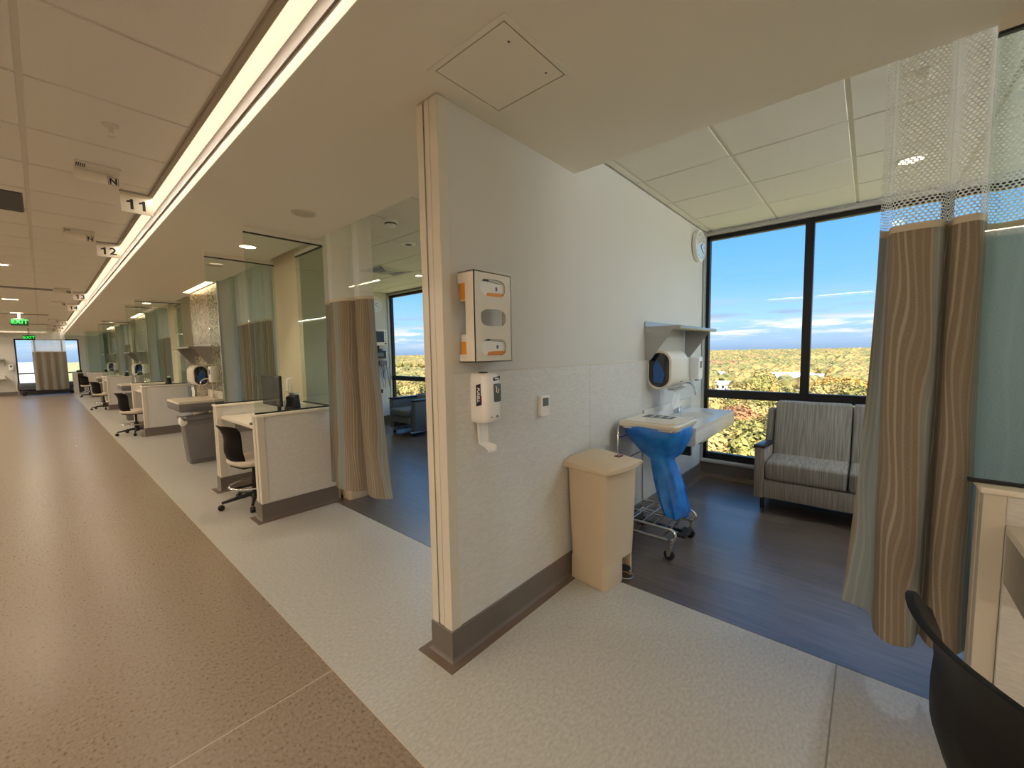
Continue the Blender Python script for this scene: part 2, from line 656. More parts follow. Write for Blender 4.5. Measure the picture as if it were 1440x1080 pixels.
# ------------------------------------------------------------------ shell: levels and lines of the building
Z_COR, Z_SOF, Z_BAY = 2.676, 2.535, 2.715
X_TAN, X_COVE, X_GLASS = 0.783, 0.72, 4.93
P1F, P1B, P1X = 1.416, 1.55, 1.17            # near partition: front face, back face, corridor end
END_Y = 27.0
PER = 6.13                                   # the bays repeat along the corridor


def sbox(name, mt, *b, parent=None, bevel=0):
    o = MB().box(*b).build(name, mt, parent, bevel=bevel)
    return o if parent else struct(o)


floor = sbox('floor', 'floor_tan', -3.0, X_TAN, -5.0, END_Y, -0.12, 0.0)
fb = MB().prism([(X_TAN, -5.0), (2.28, -5.0), (2.28, 1.48), (1.812, 1.48), (1.812, END_Y), (X_TAN, END_Y)], 'z', -0.12, 0.0)
floor_b = struct(fb.build('floor_border', 'floor_sage'))
fw = MB().prism([(2.28, -5.0), (5.02, -5.0), (5.02, END_Y), (1.812, END_Y), (1.812, 1.48), (2.28, 1.48)], 'z', -0.12, 0.0)
floor_w = struct(fw.build('floor_wood', 'floor_wood'))
MB().box(-3.0, X_TAN - .002, 1.802, 1.806, 0, 0.0006).build('weld_seam', 'weld', floor)
MB().box(X_TAN - .004, X_TAN + .001, -5, END_Y, 0, 0.0006).build('weld_seam', 'weld', floor)
MB().box(X_TAN + .002, 2.278, 0.058, 0.064, 0, 0.0006).build('weld_seam', 'weld_dark', floor_b)
MB().box(2.277, 2.283, -5, 1.40, 0, 0.0006).build('transition_strip', 'base_vinyl', floor_w)
MB().box(1.809, 1.815, 1.6, END_Y, 0, 0.0006).build('transition_strip', 'base_vinyl', floor_w)

sbox('roof', 'concrete', -3.2, 5.1, -5.2, END_Y + .2, 2.80, 3.1)
sbox('wall_left', 'wall_paint', -3.12, -3.0, -5.0, END_Y, -.12, 2.8)
sbox('wall_back', 'wall_paint', -3.12, 5.02, -5.12, -5.0, -.12, 2.8)

# soffit running over the fronts of the bays
sof = MB().prism([(X_COVE, -5.0), (2.25, -5.0), (2.25, 1.484), (1.78, 1.484), (1.78, END_Y), (X_COVE, END_Y)], 'z', Z_SOF, 2.8)
struct(sof.build('ceiling_soffit', 'soffit_paint'))

# linear cove light between the tiled ceiling and the soffit
def cove(label, loc, rz, length, watts, wide=.05):
    """slot light: x across (lens -.072..-.010), y along"""
    t = thing('cove_light', label, 'light fixture', loc, rz, 'cove lights around the corridor ceiling')
    h = length / 2
    MB().box(-.072, -.010, -h, h, -.018, -.012).build('lens', 'lens_cove', t)
    MB().box(-.010, -.001, -h, h, -.082, .02).build('housing', 'base_vinyl', t)
    MB().box(-.098, -.074, -h, h, -.016, .03).build('housing_edge', 'trim_taupe', t)
    ld = bpy.data.lights.new('cove_lamp', 'AREA')
    ld.shape = 'RECTANGLE'
    ld.size, ld.size_y = wide, length
    ld.energy = watts
    ld.color = (1.0, .87, .70)
    lo = bpy.data.objects.new('cove_lamp', ld)
    COL.objects.link(lo)
    lo.parent = t
    lo.location = (-.041 if wide > .01 else -.067, 0, -.021)
    return t


cove('long warm linear light glowing along the edge of the corridor soffit', (X_COVE, 10.8, Z_COR), 0, 31.0, COVE_WATTS[0], .004)
cove('warm linear light along the opposite side of the corridor ceiling', (-2.4, 10.8, Z_COR), R(180), 31.0, COVE_WATTS[1])
cove('warm linear light running across the far end of the corridor', (-1.1, 26.62, Z_COR), R(90), 3.0, 10.0)


def tile_ceiling(name, x0, x1, y0, y1, z, xg, yg, near, top=2.8, step=0.61):
    """lay-in ceiling: backing, tees and one object per tile that near(cx, cy) accepts; the rest in one mesh"""
    back = struct(MB().box(x0, x1, y0, y1, z + .03, top).build(name, 'ceiling_tile'))

    def cuts(a, b, g):
        k = math.ceil((a - g) / step)
        out = [a]
        while g + k * step < b - .01:
            if g + k * step > a + .01:
                out.append(g + k * step)
            k += 1
        return out + [b]
    xs, ys = cuts(x0, x1, xg), cuts(y0, y1, yg)
    share = {}
    rest = MB()
    for i in range(len(xs) - 1):
        for j in range(len(ys) - 1):
            a, b, c, d = xs[i] + .010, xs[i + 1] - .010, ys[j] + .010, ys[j + 1] - .010
            cx, cy = (a + b) / 2, (c + d) / 2
            w, h = round((b - a) / 2, 3), round((d - c) / 2, 3)
            if not near(cx, cy):
                rest.box(a, b, c, d, z, z + .03)
                continue
            if (w, h) not in share:
                o = MB().box(-w, w, -h, h, 0, .03).build('tile', 'ceiling_tile', back, bevel=.003, seg=1)
                share[(w, h)] = o.data
            else:
                o = bpy.data.objects.new('tile', share[(w, h)])
                COL.objects.link(o)
                o.parent = back
            o.location = (cx, cy, z)
    if rest.v:
        o = rest.build('tile_field', 'ceiling_tile', back)
        o['kind'] = 'stuff'
    for x in xs:
        MB().box(max(x0, x - .012), min(x1, x + .012), y0, y1, z + .004, z + .031).build('tee', 'ceiling_tee', back)
    for y in ys:
        MB().box(x0, x1, max(y0, y - .012), min(y1, y + .012), z + .005, z + .031).build('tee', 'ceiling_tee', back)
    return back


tile_ceiling('ceiling', -3.0, .622, -5.0, END_Y, Z_COR, .022, 2.2, lambda x, y: x > -1.3 and 0.4 < y < 16 and x > -.35 - .03 * y)
tile_ceiling('ceiling_bay', 2.25, 4.93, -2.9, P1F, Z_BAY, 3.105, 1.352, lambda x, y: y > -1.4)
tile_ceiling('ceiling_bay', 1.78, 4.93, P1B, 7.68, Z_BAY, 3.28, 5.31, lambda x, y: x > .30 * y)
for k in range(3):
    struct(MB().box(1.78, 4.93, 7.8 + k * PER, 7.68 + (k + 1) * PER if k < 2 else END_Y, Z_BAY, 2.8).build('ceiling_bay', 'ceiling_tile'))
struct(MB().box(2.25, 5.02, -5.0, -2.9, Z_BAY, 2.8).build('ceiling_bay', 'ceiling_tile'))

# ------------------------------------------------------------------ partitions
BASE_PROF = [(0.0, .15), (.007, .15), (.010, .147), (.010, .030), (.014, .014), (.024, .006), (.024, 0.0), (0.0, 0.0)]
TOE_PROF = [(.020, .0085), (.030, .0045), (.058, .003), (.058, 0.0), (.020, 0.0)]


def baseboard(name, path, parent=None):
    b = sweep_offset(path, BASE_PROF).build(name, 'base_vinyl', parent, smooth=True)
    if not parent:
        struct(b)
    sweep_offset(path, TOE_PROF).build('toe_strip', 'toe_vinyl', b if not parent else parent, smooth=True)
    return b


RAIL = 1.35
wall = struct(MB().box(P1X + .004, 5.0, P1F + .006, P1B - .006, 0, 2.8).build('wall_center', 'wall_paint'))
# vinyl sheet wainscot with a welded rail, in sheets
for a, b in ((P1X + .004, 2.42), (2.423, 3.64), (3.643, 4.85)):
    MB().box(a, b, P1F, P1F + .006, .14, RAIL - .004).build('wainscot_sheet', 'wall_sheet', wall)
MB().box(P1X + .05, 4.85, P1F - .002, P1F + .006, RAIL - .004, RAIL + .003).build('chair_rail', 'cream_guard', wall, bevel=.001, seg=1)
MB().box(P1X + .004, 4.9, P1B - .006, P1B, .14, RAIL - .004).build('wainscot_sheet', 'wall_sheet', wall)
MB().box(P1X, P1X + .004, P1F + .056, P1B - .045, .14, Z_SOF).build('end_strip', 'cream_guard', wall)
g = .05
MB().prism([(P1X - .004, P1F - .004), (P1X + g, P1F - .004), (P1X + g, P1F), (P1X, P1F), (P1X, P1F + g), (P1X - .004, P1F + g)], 'z', .135, Z_SOF - .004).build('corner_guard', 'cream_guard', wall, bevel=.0015, seg=1)
MB().prism([(P1X - .004, P1B + .004), (P1X - .004, P1B - .04), (P1X, P1B - .04), (P1X, P1B), (P1X + g, P1B), (P1X + g, P1B + .004)], 'z', .135, Z_SOF - .004).build('corner_guard', 'cream_guard', wall, bevel=.0015, seg=1)
baseboard('baseboard_center', [(4.86, P1F), (P1X, P1F), (P1X, P1B), (4.86, P1B)])

for k in range(3):
    y = 7.68 + k * PER
    w_ = struct(MB().box(1.9, 5.0, y + .006, y + .12, 0, 2.8).build('wall_partition', 'wall_paint'))
    MB().box(1.9, 4.85, y, y + .006, .14, RAIL - .004).build('wainscot_sheet', 'wall_sheet', w_)
    MB().box(1.9, 4.85, y - .002, y + .006, RAIL - .004, RAIL + .003).build('chair_rail', 'cream_guard', w_)
    if k == 0:
        baseboard('baseboard_partition', [(4.86, y), (1.92, y), (1.92, y + .12), (4.86, y + .12)])
struct(MB().box(2.4, 5.0, -3.02, -2.9, 0, 2.8).build('wall_partition', 'wall_paint'))

# ------------------------------------------------------------------ window wall
WB, WR0, WR1, WH = .20, .895, .985, 2.62
wr = struct(MB().box(4.85, 5.02, -5.0, END_Y, 0, WB - .03).build('wall_right', 'base_vinyl'))
MB().box(4.835, 5.02, -5.0, END_Y, WB - .03, WB).build('sill_ledge', 'sill_stone', wr, bevel=.006)
struct(MB().box(4.9, 5.02, -5.0, END_Y, WH + .05, 2.8).build('wall_header', 'wall_paint'))
sweep_offset([(4.85, -5.0), (4.85, END_Y)], [(0, .045), (.012, .045), (.03, .006), (.03, 0), (0, 0)]).build('toe_strip', 'toe_vinyl', wr)


def window(n, y0, y1, first, step=.905, mull=.072):
    """dark framed curtain wall between y0 and y1; mullion centres start at first and go down"""
    w = struct(thing('window_%d' % n, None, None, (0, 0, 0)))
    xa, xb = 4.90, 4.965
    MB().box(xa, xb, y0, y1, WB, WB + .075).build('bottom_rail', 'frame_black', w, bevel=.004, seg=1)
    MB().box(xa - .008, xb, y0, y1, WR0, WR1).build('middle_rail', 'frame_black', w, bevel=.004, seg=1)
    MB().box(xa, xb, y0, y1, WH, WH + .06).build('top_rail', 'frame_black', w, bevel=.004, seg=1)
    MB().box(4.86, xa, y0, y1, WH + .045, WH + .075).build('shade_pocket', 'sill_stone', w, bevel=.004, seg=1)
    ms = [y1 - .02]
    y = first
    while y > y0 + .2:
        ms.append(y)
        y -= step
    ms.append(y0 + .02)
    for i, y in enumerate(ms):
        h = mull / 2 if 0 < i < len(ms) - 1 else .02
        MB().box(xa - .012 if 0 < i < len(ms) - 1 else xa, xb, y - h, y + h, WB, WH + .06).build('mullion', 'frame_black', w, bevel=.004, seg=1)
    for i in range(len(ms) - 1):
        for z0, z1 in ((WB + .07, WR0 + .004), (WR1 - .004, WH + .004)):
            MB().box(4.935, 4.941, ms[i + 1] + .015, ms[i] - .015, z0, z1).build('pane', 'window_glass', w)
    MB().box(4.852, 4.90, y1 - .006, y1 + .012, WB, WH + .09).build('jamb_trim', 'trim_metal', w)
    return w


window(1, -2.88, 1.402, .473)
window(2, P1B + .01, 7.665, 6.30)
for k in range(3):
    window(3 + k, 7.81 + k * PER, min(7.665 + (k + 1) * PER, END_Y - .1), 6.76 + (k + 1) * PER, 1.2)
struct(MB().box(4.86, 5.02, -5.0, -2.89, WB, 2.8).build('wall_right_end', 'wall_paint'))

# ------------------------------------------------------------------ far end wall with its window
fe = struct(MB().box(-3.0, -.70, END_Y, END_Y + .12, 0, 2.8).build('wall_far', 'wall_paint'))
MB().box(-.70, 1.17, END_Y, END_Y + .12, 0, .16).build('spandrel', 'base_vinyl', fe)
MB().box(-.70, 1.17, END_Y, END_Y + .12, 2.36, 2.8).build('header', 'wall_paint', fe)
MB().box(1.17, 5.0, END_Y, END_Y + .12, 0, 2.8).build('pier', 'wall_paint', fe)
baseboard('baseboard_far', [(-.72, END_Y), (-3.0, END_Y)])
wf = struct(thing('window_far', None, None))
for a, b, c, d in ((-.70, 1.17, .16, .21), (-.70, 1.17, 2.31, 2.36), (-.70, 1.17, .86, .91)):
    MB().box(a, b, END_Y + .02, END_Y + .08, c, d).build('rail', 'frame_black', wf)
for x in (-.68, -.15, .64, 1.15):
    MB().box(x - .025, x + .025, END_Y + .02, END_Y + .08, .16, 2.36).build('mullion', 'frame_black', wf)
for a, b in ((-.66, -.17), (-.13, .62), (.66, 1.13)):
    MB().box(a, b, END_Y + .05, END_Y + .056, .18, 2.34).build('pane', 'window_glass', wf)

# ------------------------------------------------------------------ things on and beside the near partition
# wall-mounted things: local x runs right along the wall, -y out of the wall, z up
def plate_hole(mb, x0, x1, z0, z1, hole, y0, y1):
    """rectangular plate x0..x1, z0..z1 (thickness y0..y1) with a hole outline (ccw list of x,z) cut in it"""
    n = len(hole)
    cx = sum(p[0] for p in hole) / n
    cz = sum(p[1] for p in hole) / n
    outer = []
    for hx, hz in hole:
        dx, dz = hx - cx, hz - cz
        s = min(((x1 - cx) / dx if dx > 1e-9 else 1e9), ((x0 - cx) / dx if dx < -1e-9 else 1e9),
                ((z1 - cz) / dz if dz > 1e-9 else 1e9), ((z0 - cz) / dz if dz < -1e-9 else 1e9))
        outer.append([cx + dx * s, cz + dz * s])
    for qx, qz in ((x0, z0), (x1, z0), (x1, z1), (x0, z1)):      # snap to the corners
        i = min(range(n), key=lambda k: (outer[k][0] - qx) ** 2 + (outer[k][1] - qz) ** 2)
        outer[i] = [qx, qz]
    rings = [[(p[0], y0, p[1]) for p in outer], [(p[0], y0, p[1]) for p in hole], [(p[0], y1, p[1]) for p in hole], [(p[0], y1, p[1]) for p in outer]]
    b = len(mb.v)
    for rg in rings:
        mb.v += rg
    for k in range(4):
        for i in range(n):
            j = (i + 1) % n
            k2 = (k + 1) % 4
            mb.f.append((b + k * n + i, b + k * n + j, b + k2 * n + j, b + k2 * n + i))


# glove box holder with three windows
gh = thing('glove_box_holder', 'beige triple glove box holder with three rounded windows above the sanitizer dispenser', 'glove holder', (1.382, P1F, 1.398))
m_ = MB()
w2, dp, hh = .122, .105, .404
for i in range(3):
    z0, z1 = hh * i / 3, hh * (i + 1) / 3
    cz = (.066, .201, .336)[i]
    hole = []
    for k in range(28):
        a = 2 * math.pi * (k + .5) / 28
        ca, sa = math.cos(a), math.sin(a)
        hole.append((.084 * math.copysign(abs(ca) ** .45, ca), cz + .039 * math.copysign(abs(sa) ** .75, sa) * (1 - .10 * abs(ca))))
    plate_hole(m_, -w2, w2, z0, z1, hole, -dp, -dp + .004)
m_.build('front_panel', 'plastic_cream', gh)
for sx in (-1, 1):
    x0, x1 = (-w2, -w2 + .004) if sx < 0 else (w2 - .004, w2)
    MB().prism([(-dp, 0), (0, 0), (0, .036), (-dp * .45, .036), (-dp * .45, hh - .05), (0, hh - .05), (0, hh), (-dp, hh)], 'x', x0, x1).build('side_panel', 'plastic_cream', gh)
MB().box(-w2, w2, -dp, 0, hh - .004, hh).build('top_panel', 'plastic_cream', gh)
MB().box(-w2, w2, -dp, 0, 0, .004).build('bottom_panel', 'plastic_cream', gh)
for z, lab in ((1.398 + .275, 'white and orange glove box in the top slot of the beige wall holder'), (1.398 + .008, 'white and orange glove box in the bottom slot of the beige wall holder')):
    gb = thing('glove_box', lab, 'glove box', (1.382, P1F - .052, z), 0, 'glove boxes in the wall holder')
    MB().box(-.118, .114, -.044, .044, 0, .118).build('carton', 'plastic_white', gb, bevel=.002)
    MB().box(-.119, -.1181, -.02, .043, .004, .085).build('side_print', 'print_orange', gb)
    MB().prism([(-.04, .022), (.09, .022), (.09, .038), (.05, .042), (-.03, .038)], 'y', -.0452, -.0441).build('front_print', 'print_orange', gb)
    MB().prism([(-.075, .094), (.06, .083), (.06, .086), (-.075, .097)], 'y', -.0452, -.0441).build('front_rule', 'print_grey', gb)
    MB().prism(rrect(.012, .018, .004, 3, .03, .06), 'y', -.0452, -.0441).build('front_mark', 'print_grey', gb)
    MB().box(-.06, -.02, -.0452, -.0441, .088, .098).build('front_mark', 'print_grey', gb)

# hand sanitizer dispenser
sd_ = thing('sanitizer_dispenser', 'white wall sanitizer dispenser with navy logo and drip tray under the glove holder', 'sanitizer dispenser', (1.378, P1F, 1.11))
prof = []
rings = []
for z, w, d, y in ((0, .094, .082, 0), (.006, .106, .092, 0), (.03, .111, .100, 0), (.12, .112, .104, 0), (.205, .110, .100, 0), (.225, .104, .092, 0), (.234, .09, .078, 0)):
    pts = rrect(w, d * 2, .03, 5)
    half = [(x, -abs(yy)) if yy < -.0 else (x, 0) for x, yy in pts]
    rings.append([(x, yy, z) for x, yy in half])
MB().loft(rings).build('body', 'plastic_white', sd_, smooth=50)
MB().prism(rrect(.046, .085, .008, 4, .018, .142), 'y', -.1065, -.10).build('refill_window', 'screen_grey', sd_, bevel=.001)
MB().tube([(.004, -.108, .175), (.012, -.108, .165), (.008, -.108, .15), (.018, -.108, .14), (.026, -.108, .16)], .0022, 5).build('refill_fold', 'plastic_white', sd_)
MB().prism([(-.004, .198), (.036, .204), (.038, .219), (-.002, .213)], 'y', -.105, -.098).build('front_badge', 'print_navy', sd_)
text('badge_lettering', 'PURELL', .0088, 'print_white', sd_, (.017, -.1055, .2085), (R(90), 0, 0), .0004)
MB().prism([(-.070, .088), (-.038, .080), (-.038, .180), (-.068, .188)], 'x', -.0568, -.0552).build('side_badge', 'print_navy', sd_)
text('badge_lettering', 'PURELL', .0205, 'print_white', sd_, (-.0572, -.054, .134), (R(90), R(90), R(-90)), .0006)
MB().prism([(-.0745, .09), (-.0705, .09), (-.0705, .13), (-.0745, .132)], 'x', -.0568, -.0552).build('side_badge_edge', 'print_red', sd_)
MB().box(-.018, .008, -.055, -.02, .232, .240).build('key_lock', 'plastic_black', sd_, bevel=.002)
MB().lathe([(0, 0), (.003, 0), (.003, .002), (0, .002)], 10, (-.02, -.103, .03), 'y').build('indicator', 'print_black', sd_)
MB().prism([(.012, .028), (.022, .028), (.017, .036)], 'y', -.1055, -.1).build('recycle_mark', 'print_grey', sd_)
# drip tray: a curved tongue below the body
m_ = MB()
rings = []
for i in range(13):
    s = i / 12
    if s < .6:
        y, z, w = -.018 - .008 * s, -.002 - .105 * s / .6, .060 - .006 * s
    else:
        a = (s - .6) / .4 * R(88)
        y, z, w = -.023 - .062 * math.sin(a), -.107 - .026 * (1 - math.cos(a)) * 1.0, .056 - .008 * (s - .6)
    an = 0.0 if s < .6 else a
    co_, si_ = math.cos(an), math.sin(an)
    bk, lp = (.007 * co_, -.007 * si_), (-.008 * co_, .008 * si_)
    rings.append([(-w / 2, y + lp[0], z + lp[1]), (-w / 2 + .005, y + lp[0], z + lp[1]), (-w / 2 + .010, y, z), (w / 2 - .010, y, z), (w / 2 - .005, y + lp[0], z + lp[1]), (w / 2, y + lp[0], z + lp[1]), (w / 2, y + bk[0], z + bk[1]), (-w / 2, y + bk[0], z + bk[1])])
m_.loft(rings).build('drip_tray', 'plastic_white', sd_, smooth=60)

# thermostat
th = thing('thermostat', 'small white thermostat with grey display on the near partition', 'thermostat', (1.882, P1F, 1.072))
MB().prism(rrect(.078, .118, .008, 4, 0, .059), 'y', -.026, 0).build('case', 'plastic_white', th, bevel=.003)
MB().box(-.027, .027, -.0275, -.0255, .058, .104).build('display', 'screen_grey', th)
MB().box(-.030, -.006, -.0285, -.025, .05, .055).build('button', 'plastic_white', th)
MB().box(.004, .030, -.0285, -.025, .05, .055).build('button', 'plastic_white', th)
MB().box(-.038, .038, -.029, -.024, .107, .116).build('top_lip', 'plastic_white', th, bevel=.002)


# pedal bin
def pedal_bin(label, loc, rz):
    t = thing('pedal_bin', label, 'trash can', loc, rz, 'beige pedal bins')
    rings = []
    # notch for the pedal is cut by building the shell in two stacks
    def ring(w, d, z, r=.035):
        return [(x, y, z) for x, y in rrect(w, d, r, 4)]
    n0 = .15
    rings = [ring(.322, .262, n0), ring(.335, .272, .30), ring(.36, .29, .70), ring(.362, .292, .725)]
    MB().loft(rings).build('body', 'plastic_beige', t, smooth=50)
    for a, b in ((-.158, .03), (.125, .158)):
        cx = (a + b) / 2
        MB().prism([(a + (.02 if a < -.1 else 0), -.128), (b - (.02 if b > .15 else 0), -.128), (b, -.108), (b, .125), (a, .125), (a, -.108)], 'z', 0, n0 + .002).build('base_block', 'plastic_beige', t, bevel=.003)
    MB().prism([(.03, -.05), (.125, -.05), (.125, .12), (.03, .12)], 'z', 0, n0).build('notch_back', 'plastic_beige', t)
    # lid: thick bowed slab with a drooping front
    lid = []
    for sgn in (0, 1):
        rg = []
        for i in range(9):
            x = -.205 + .41 * i / 8
            rg.append((x, -.165 - .032 * (1 - (x / .205) ** 2), 0))
        for i in range(9):
            x = .205 - .41 * i / 8
            rg.append((x, .145, 0))
        lid.append(rg)
    def zt(x, y):
        k = min(1, max(0, (y + .2) / .345))
        return .758 + .028 * math.sin(k * math.pi * .55) - .02 * (abs(x) / .205) ** 4
    rings = [[(x * .97, y * .97, .722) for x, y, _ in lid[0]], [(x, y, .728) for x, y, _ in lid[0]], [(x, y, zt(x, y) - .006) for x, y, _ in lid[0]], [(x * .97, y * .97, zt(x, y)) for x, y, _ in lid[0]], [(x * .6, y * .6, zt(x * .6, y * .6) + .003) for x, y, _ in lid[0]]]
    MB().loft(rings).build('lid', 'plastic_beige', t, smooth=40)
    zz = zt(.05, -.07) + .006
    MB().box(.045, .095, -.09, -.055, zz - .006, zz).build('sticker', 'print_black', t)
    MB().box(.047, .082, -.088, -.073, zz - .001, zz + .0006).build('sticker_print', 'print_red', t)
    # pedal
    MB().prism(rrect(.07, .07, .03, 5, .078, -.115), 'z', .055, .066).build('pedal', 'rubber', t, bevel=.003)
    MB().box(.05, .105, -.1, -.02, .03, .056).build('pedal_arm', 'plastic_black', t)
    MB().tube([(.036, -.09, .014)] + [(.078 - .046 * math.cos(R(180 * i / 10)), -.12 - .05 * math.sin(R(180 * i / 10)), .016) for i in range(11)] + [(.124, -.09, .014)], .004, 8).build('pedal_loop', 'chrome', t, smooth=60)
    return t


pedal_bin('beige pedal bin with flat lid standing against the near partition wall', (2.282, 1.247, 0), R(-6))


# ------------------------------------------------------------------ soiled linen hamper with a blue bag
hp = thing('linen_hamper', 'chrome wheeled hamper with beige lid holding a blue bag beside the sink', 'hamper', (2.955, 1.16, 0))
X0, X1, Y0, Y1 = -.215, .215, -.215, .205
for x in (X0, X1):
    loop = [(x, Y1, .215)] + [(x, Y0 - .0 - .0 + .045 - .045 * math.sin(R(180 * i / 8)) * 1.0, .175 + .04 * math.cos(R(180 * i / 8))) for i in range(9)] + [(x, Y1, .135)]
    MB().tube(loop, .011, 8).build('side_loop', 'chrome', hp, smooth=60)
    MB().tube([(x, Y1, .135), (x, Y1 + .008, .5), (x, Y1 + .004, .885), (x * .9, Y1 - .01, .9)], .009, 8).build('upright', 'chrome', hp, smooth=60)
    for y in (Y0 + .03, Y1 - .01):
        MB().lathe([(0, 0), (.014, 0), (.014, .05), (.02, .055), (.02, .07), (0, .07)], 12, (x, y, .075)).build('caster_stem', 'chrome', hp, smooth=50)
        c = MB().lathe([(0, -.014), (.03, -.014), (.036, -.008), (.036, .008), (.03, .014), (0, .014)], 18, (x, y + .012, .036), 'x').build('caster', 'rubber', hp, smooth=50)
        MB().prism([(y - .016, .085), (y + .03, .085), (y + .022, .03), (y + .004, .03)], 'x', x - .022, x - .018).build('caster_fork', 'chrome', hp)
        MB().prism([(y - .016, .085), (y + .03, .085), (y + .022, .03), (y + .004, .03)], 'x', x + .018, x + .022).build('caster_fork', 'chrome', hp)
for y in (Y0 + .08, Y0 + .16, Y0 + .24, Y0 + .32, Y1 - .01):
    MB().tube([(X0, y, .213), (X1, y, .213)], .005, 6).build('tray_wire', 'chrome', hp, smooth=60)
MB().tube([(0, Y0 + .05, .208), (0, Y1, .208)], .005, 6).build('tray_wire', 'chrome', hp, smooth=60)
MB().tube([(X0, Y0 + .1, .137), (X1, Y0 + .1, .137)], .008, 6).build('tray_wire', 'chrome', hp, smooth=60)
MB().tube([(X0, Y1, .14), (X1, Y1, .14)], .008, 6).build('tray_wire', 'chrome', hp, smooth=60)
MB().tube([(X0, Y1 + .006, .62), (X1, Y1 + .006, .62)], .006, 6).build('back_wire', 'chrome', hp, smooth=60)
MB().tube([(X0, Y1 + .006, .80), (X1, Y1 + .006, .80)], .006, 6).build('back_wire', 'chrome', hp, smooth=60)
MB().tube([(x, y, .885) for x, y in rrect(.41, .40, .05, 4)], .009, 8, True).build('bag_ring', 'chrome', hp, smooth=60)
MB().prism([(-.02, -.215), (.15, -.215), (.15, -.15), (-.02, -.15)], 'z', .085, .105).build('foot_pedal', 'rubber', hp, bevel=.004)
MB().box(.04, .06, -.17, .2, .10, .12).build('pedal_rod', 'plastic_black', hp)
lid = []
for dz, s in ((0, .985), (.006, 1.0), (.026, 1.0), (.034, .97), (.034, .90), (.041, .885), (.041, .55)):
    lid.append([(x * s, y * s - .002, .893 + dz) for x, y in rrect(.43, .43, .035, 4)])
lo = MB().loft(lid).build('lid', 'plastic_cream', hp, smooth=35)
MB().box(.02, .15, -.09, .13, .934, .9352).build('label_print', 'print_grey', lo)
for i in range(3):
    MB().box(.04, .13, -.06 + i * .06, -.045 + i * .06, .9352, .936).build('label_line', 'plastic_cream', lo)
MB().box(-.19, .19, -.20, -.175, .9345, .940).build('lid_rib', 'plastic_cream', lo, bevel=.002)
MB().box(-.19, .19, -.165, -.145, .9345, .940).build('lid_rib', 'plastic_cream', lo, bevel=.002)
# bag: gathered at the rim, twisted to a waist, swinging to the front at the bottom
rings = []
rnd = random.Random(5)
prof = [(.905, .212, .205, 0, 0), (.885, .222, .216, 0, 0), (.84, .214, .205, 0, -.01), (.78, .18, .185, .005, -.01), (.70, .115, .14, .015, -.02), (.645, .085, .075, .02, -.03),
        (.58, .095, .085, .025, -.05), (.48, .10, .095, .03, -.075), (.38, .112, .095, .03, -.10), (.30, .12, .09, .035, -.12), (.245, .125, .08, .04, -.135), (.228, .11, .06, .045, -.135)]
ph = [rnd.uniform(0, 6.28) for _ in range(5)]
for k, (z, a, b, ox, oy) in enumerate(prof):
    rg = []
    for i in range(40):
        th_ = 2 * math.pi * i / 40
        ca, sa = math.cos(th_), math.sin(th_)
        sq = .62 if k < 3 else .85
        amp = .02 + .05 * min(1, k / 4)
        tw = k * .35
        rr = 1 + amp * math.sin(7 * th_ + ph[0] + tw) + amp * .8 * math.sin(11 * th_ + ph[1] - tw) + amp * .4 * math.sin(17 * th_ + ph[2])
        if k < 2:
            rr = 1 + .01 * math.sin(9 * th_)
        rg.append((ox + a * rr * math.copysign(abs(ca) ** sq, ca), oy + b * rr * math.copysign(abs(sa) ** sq, sa), z + (.006 * math.sin(5 * th_ + ph[3]) if k else 0)))
    rings.append(rg)
MB().loft(rings).build('bag', 'bag_blue', hp, smooth=70)


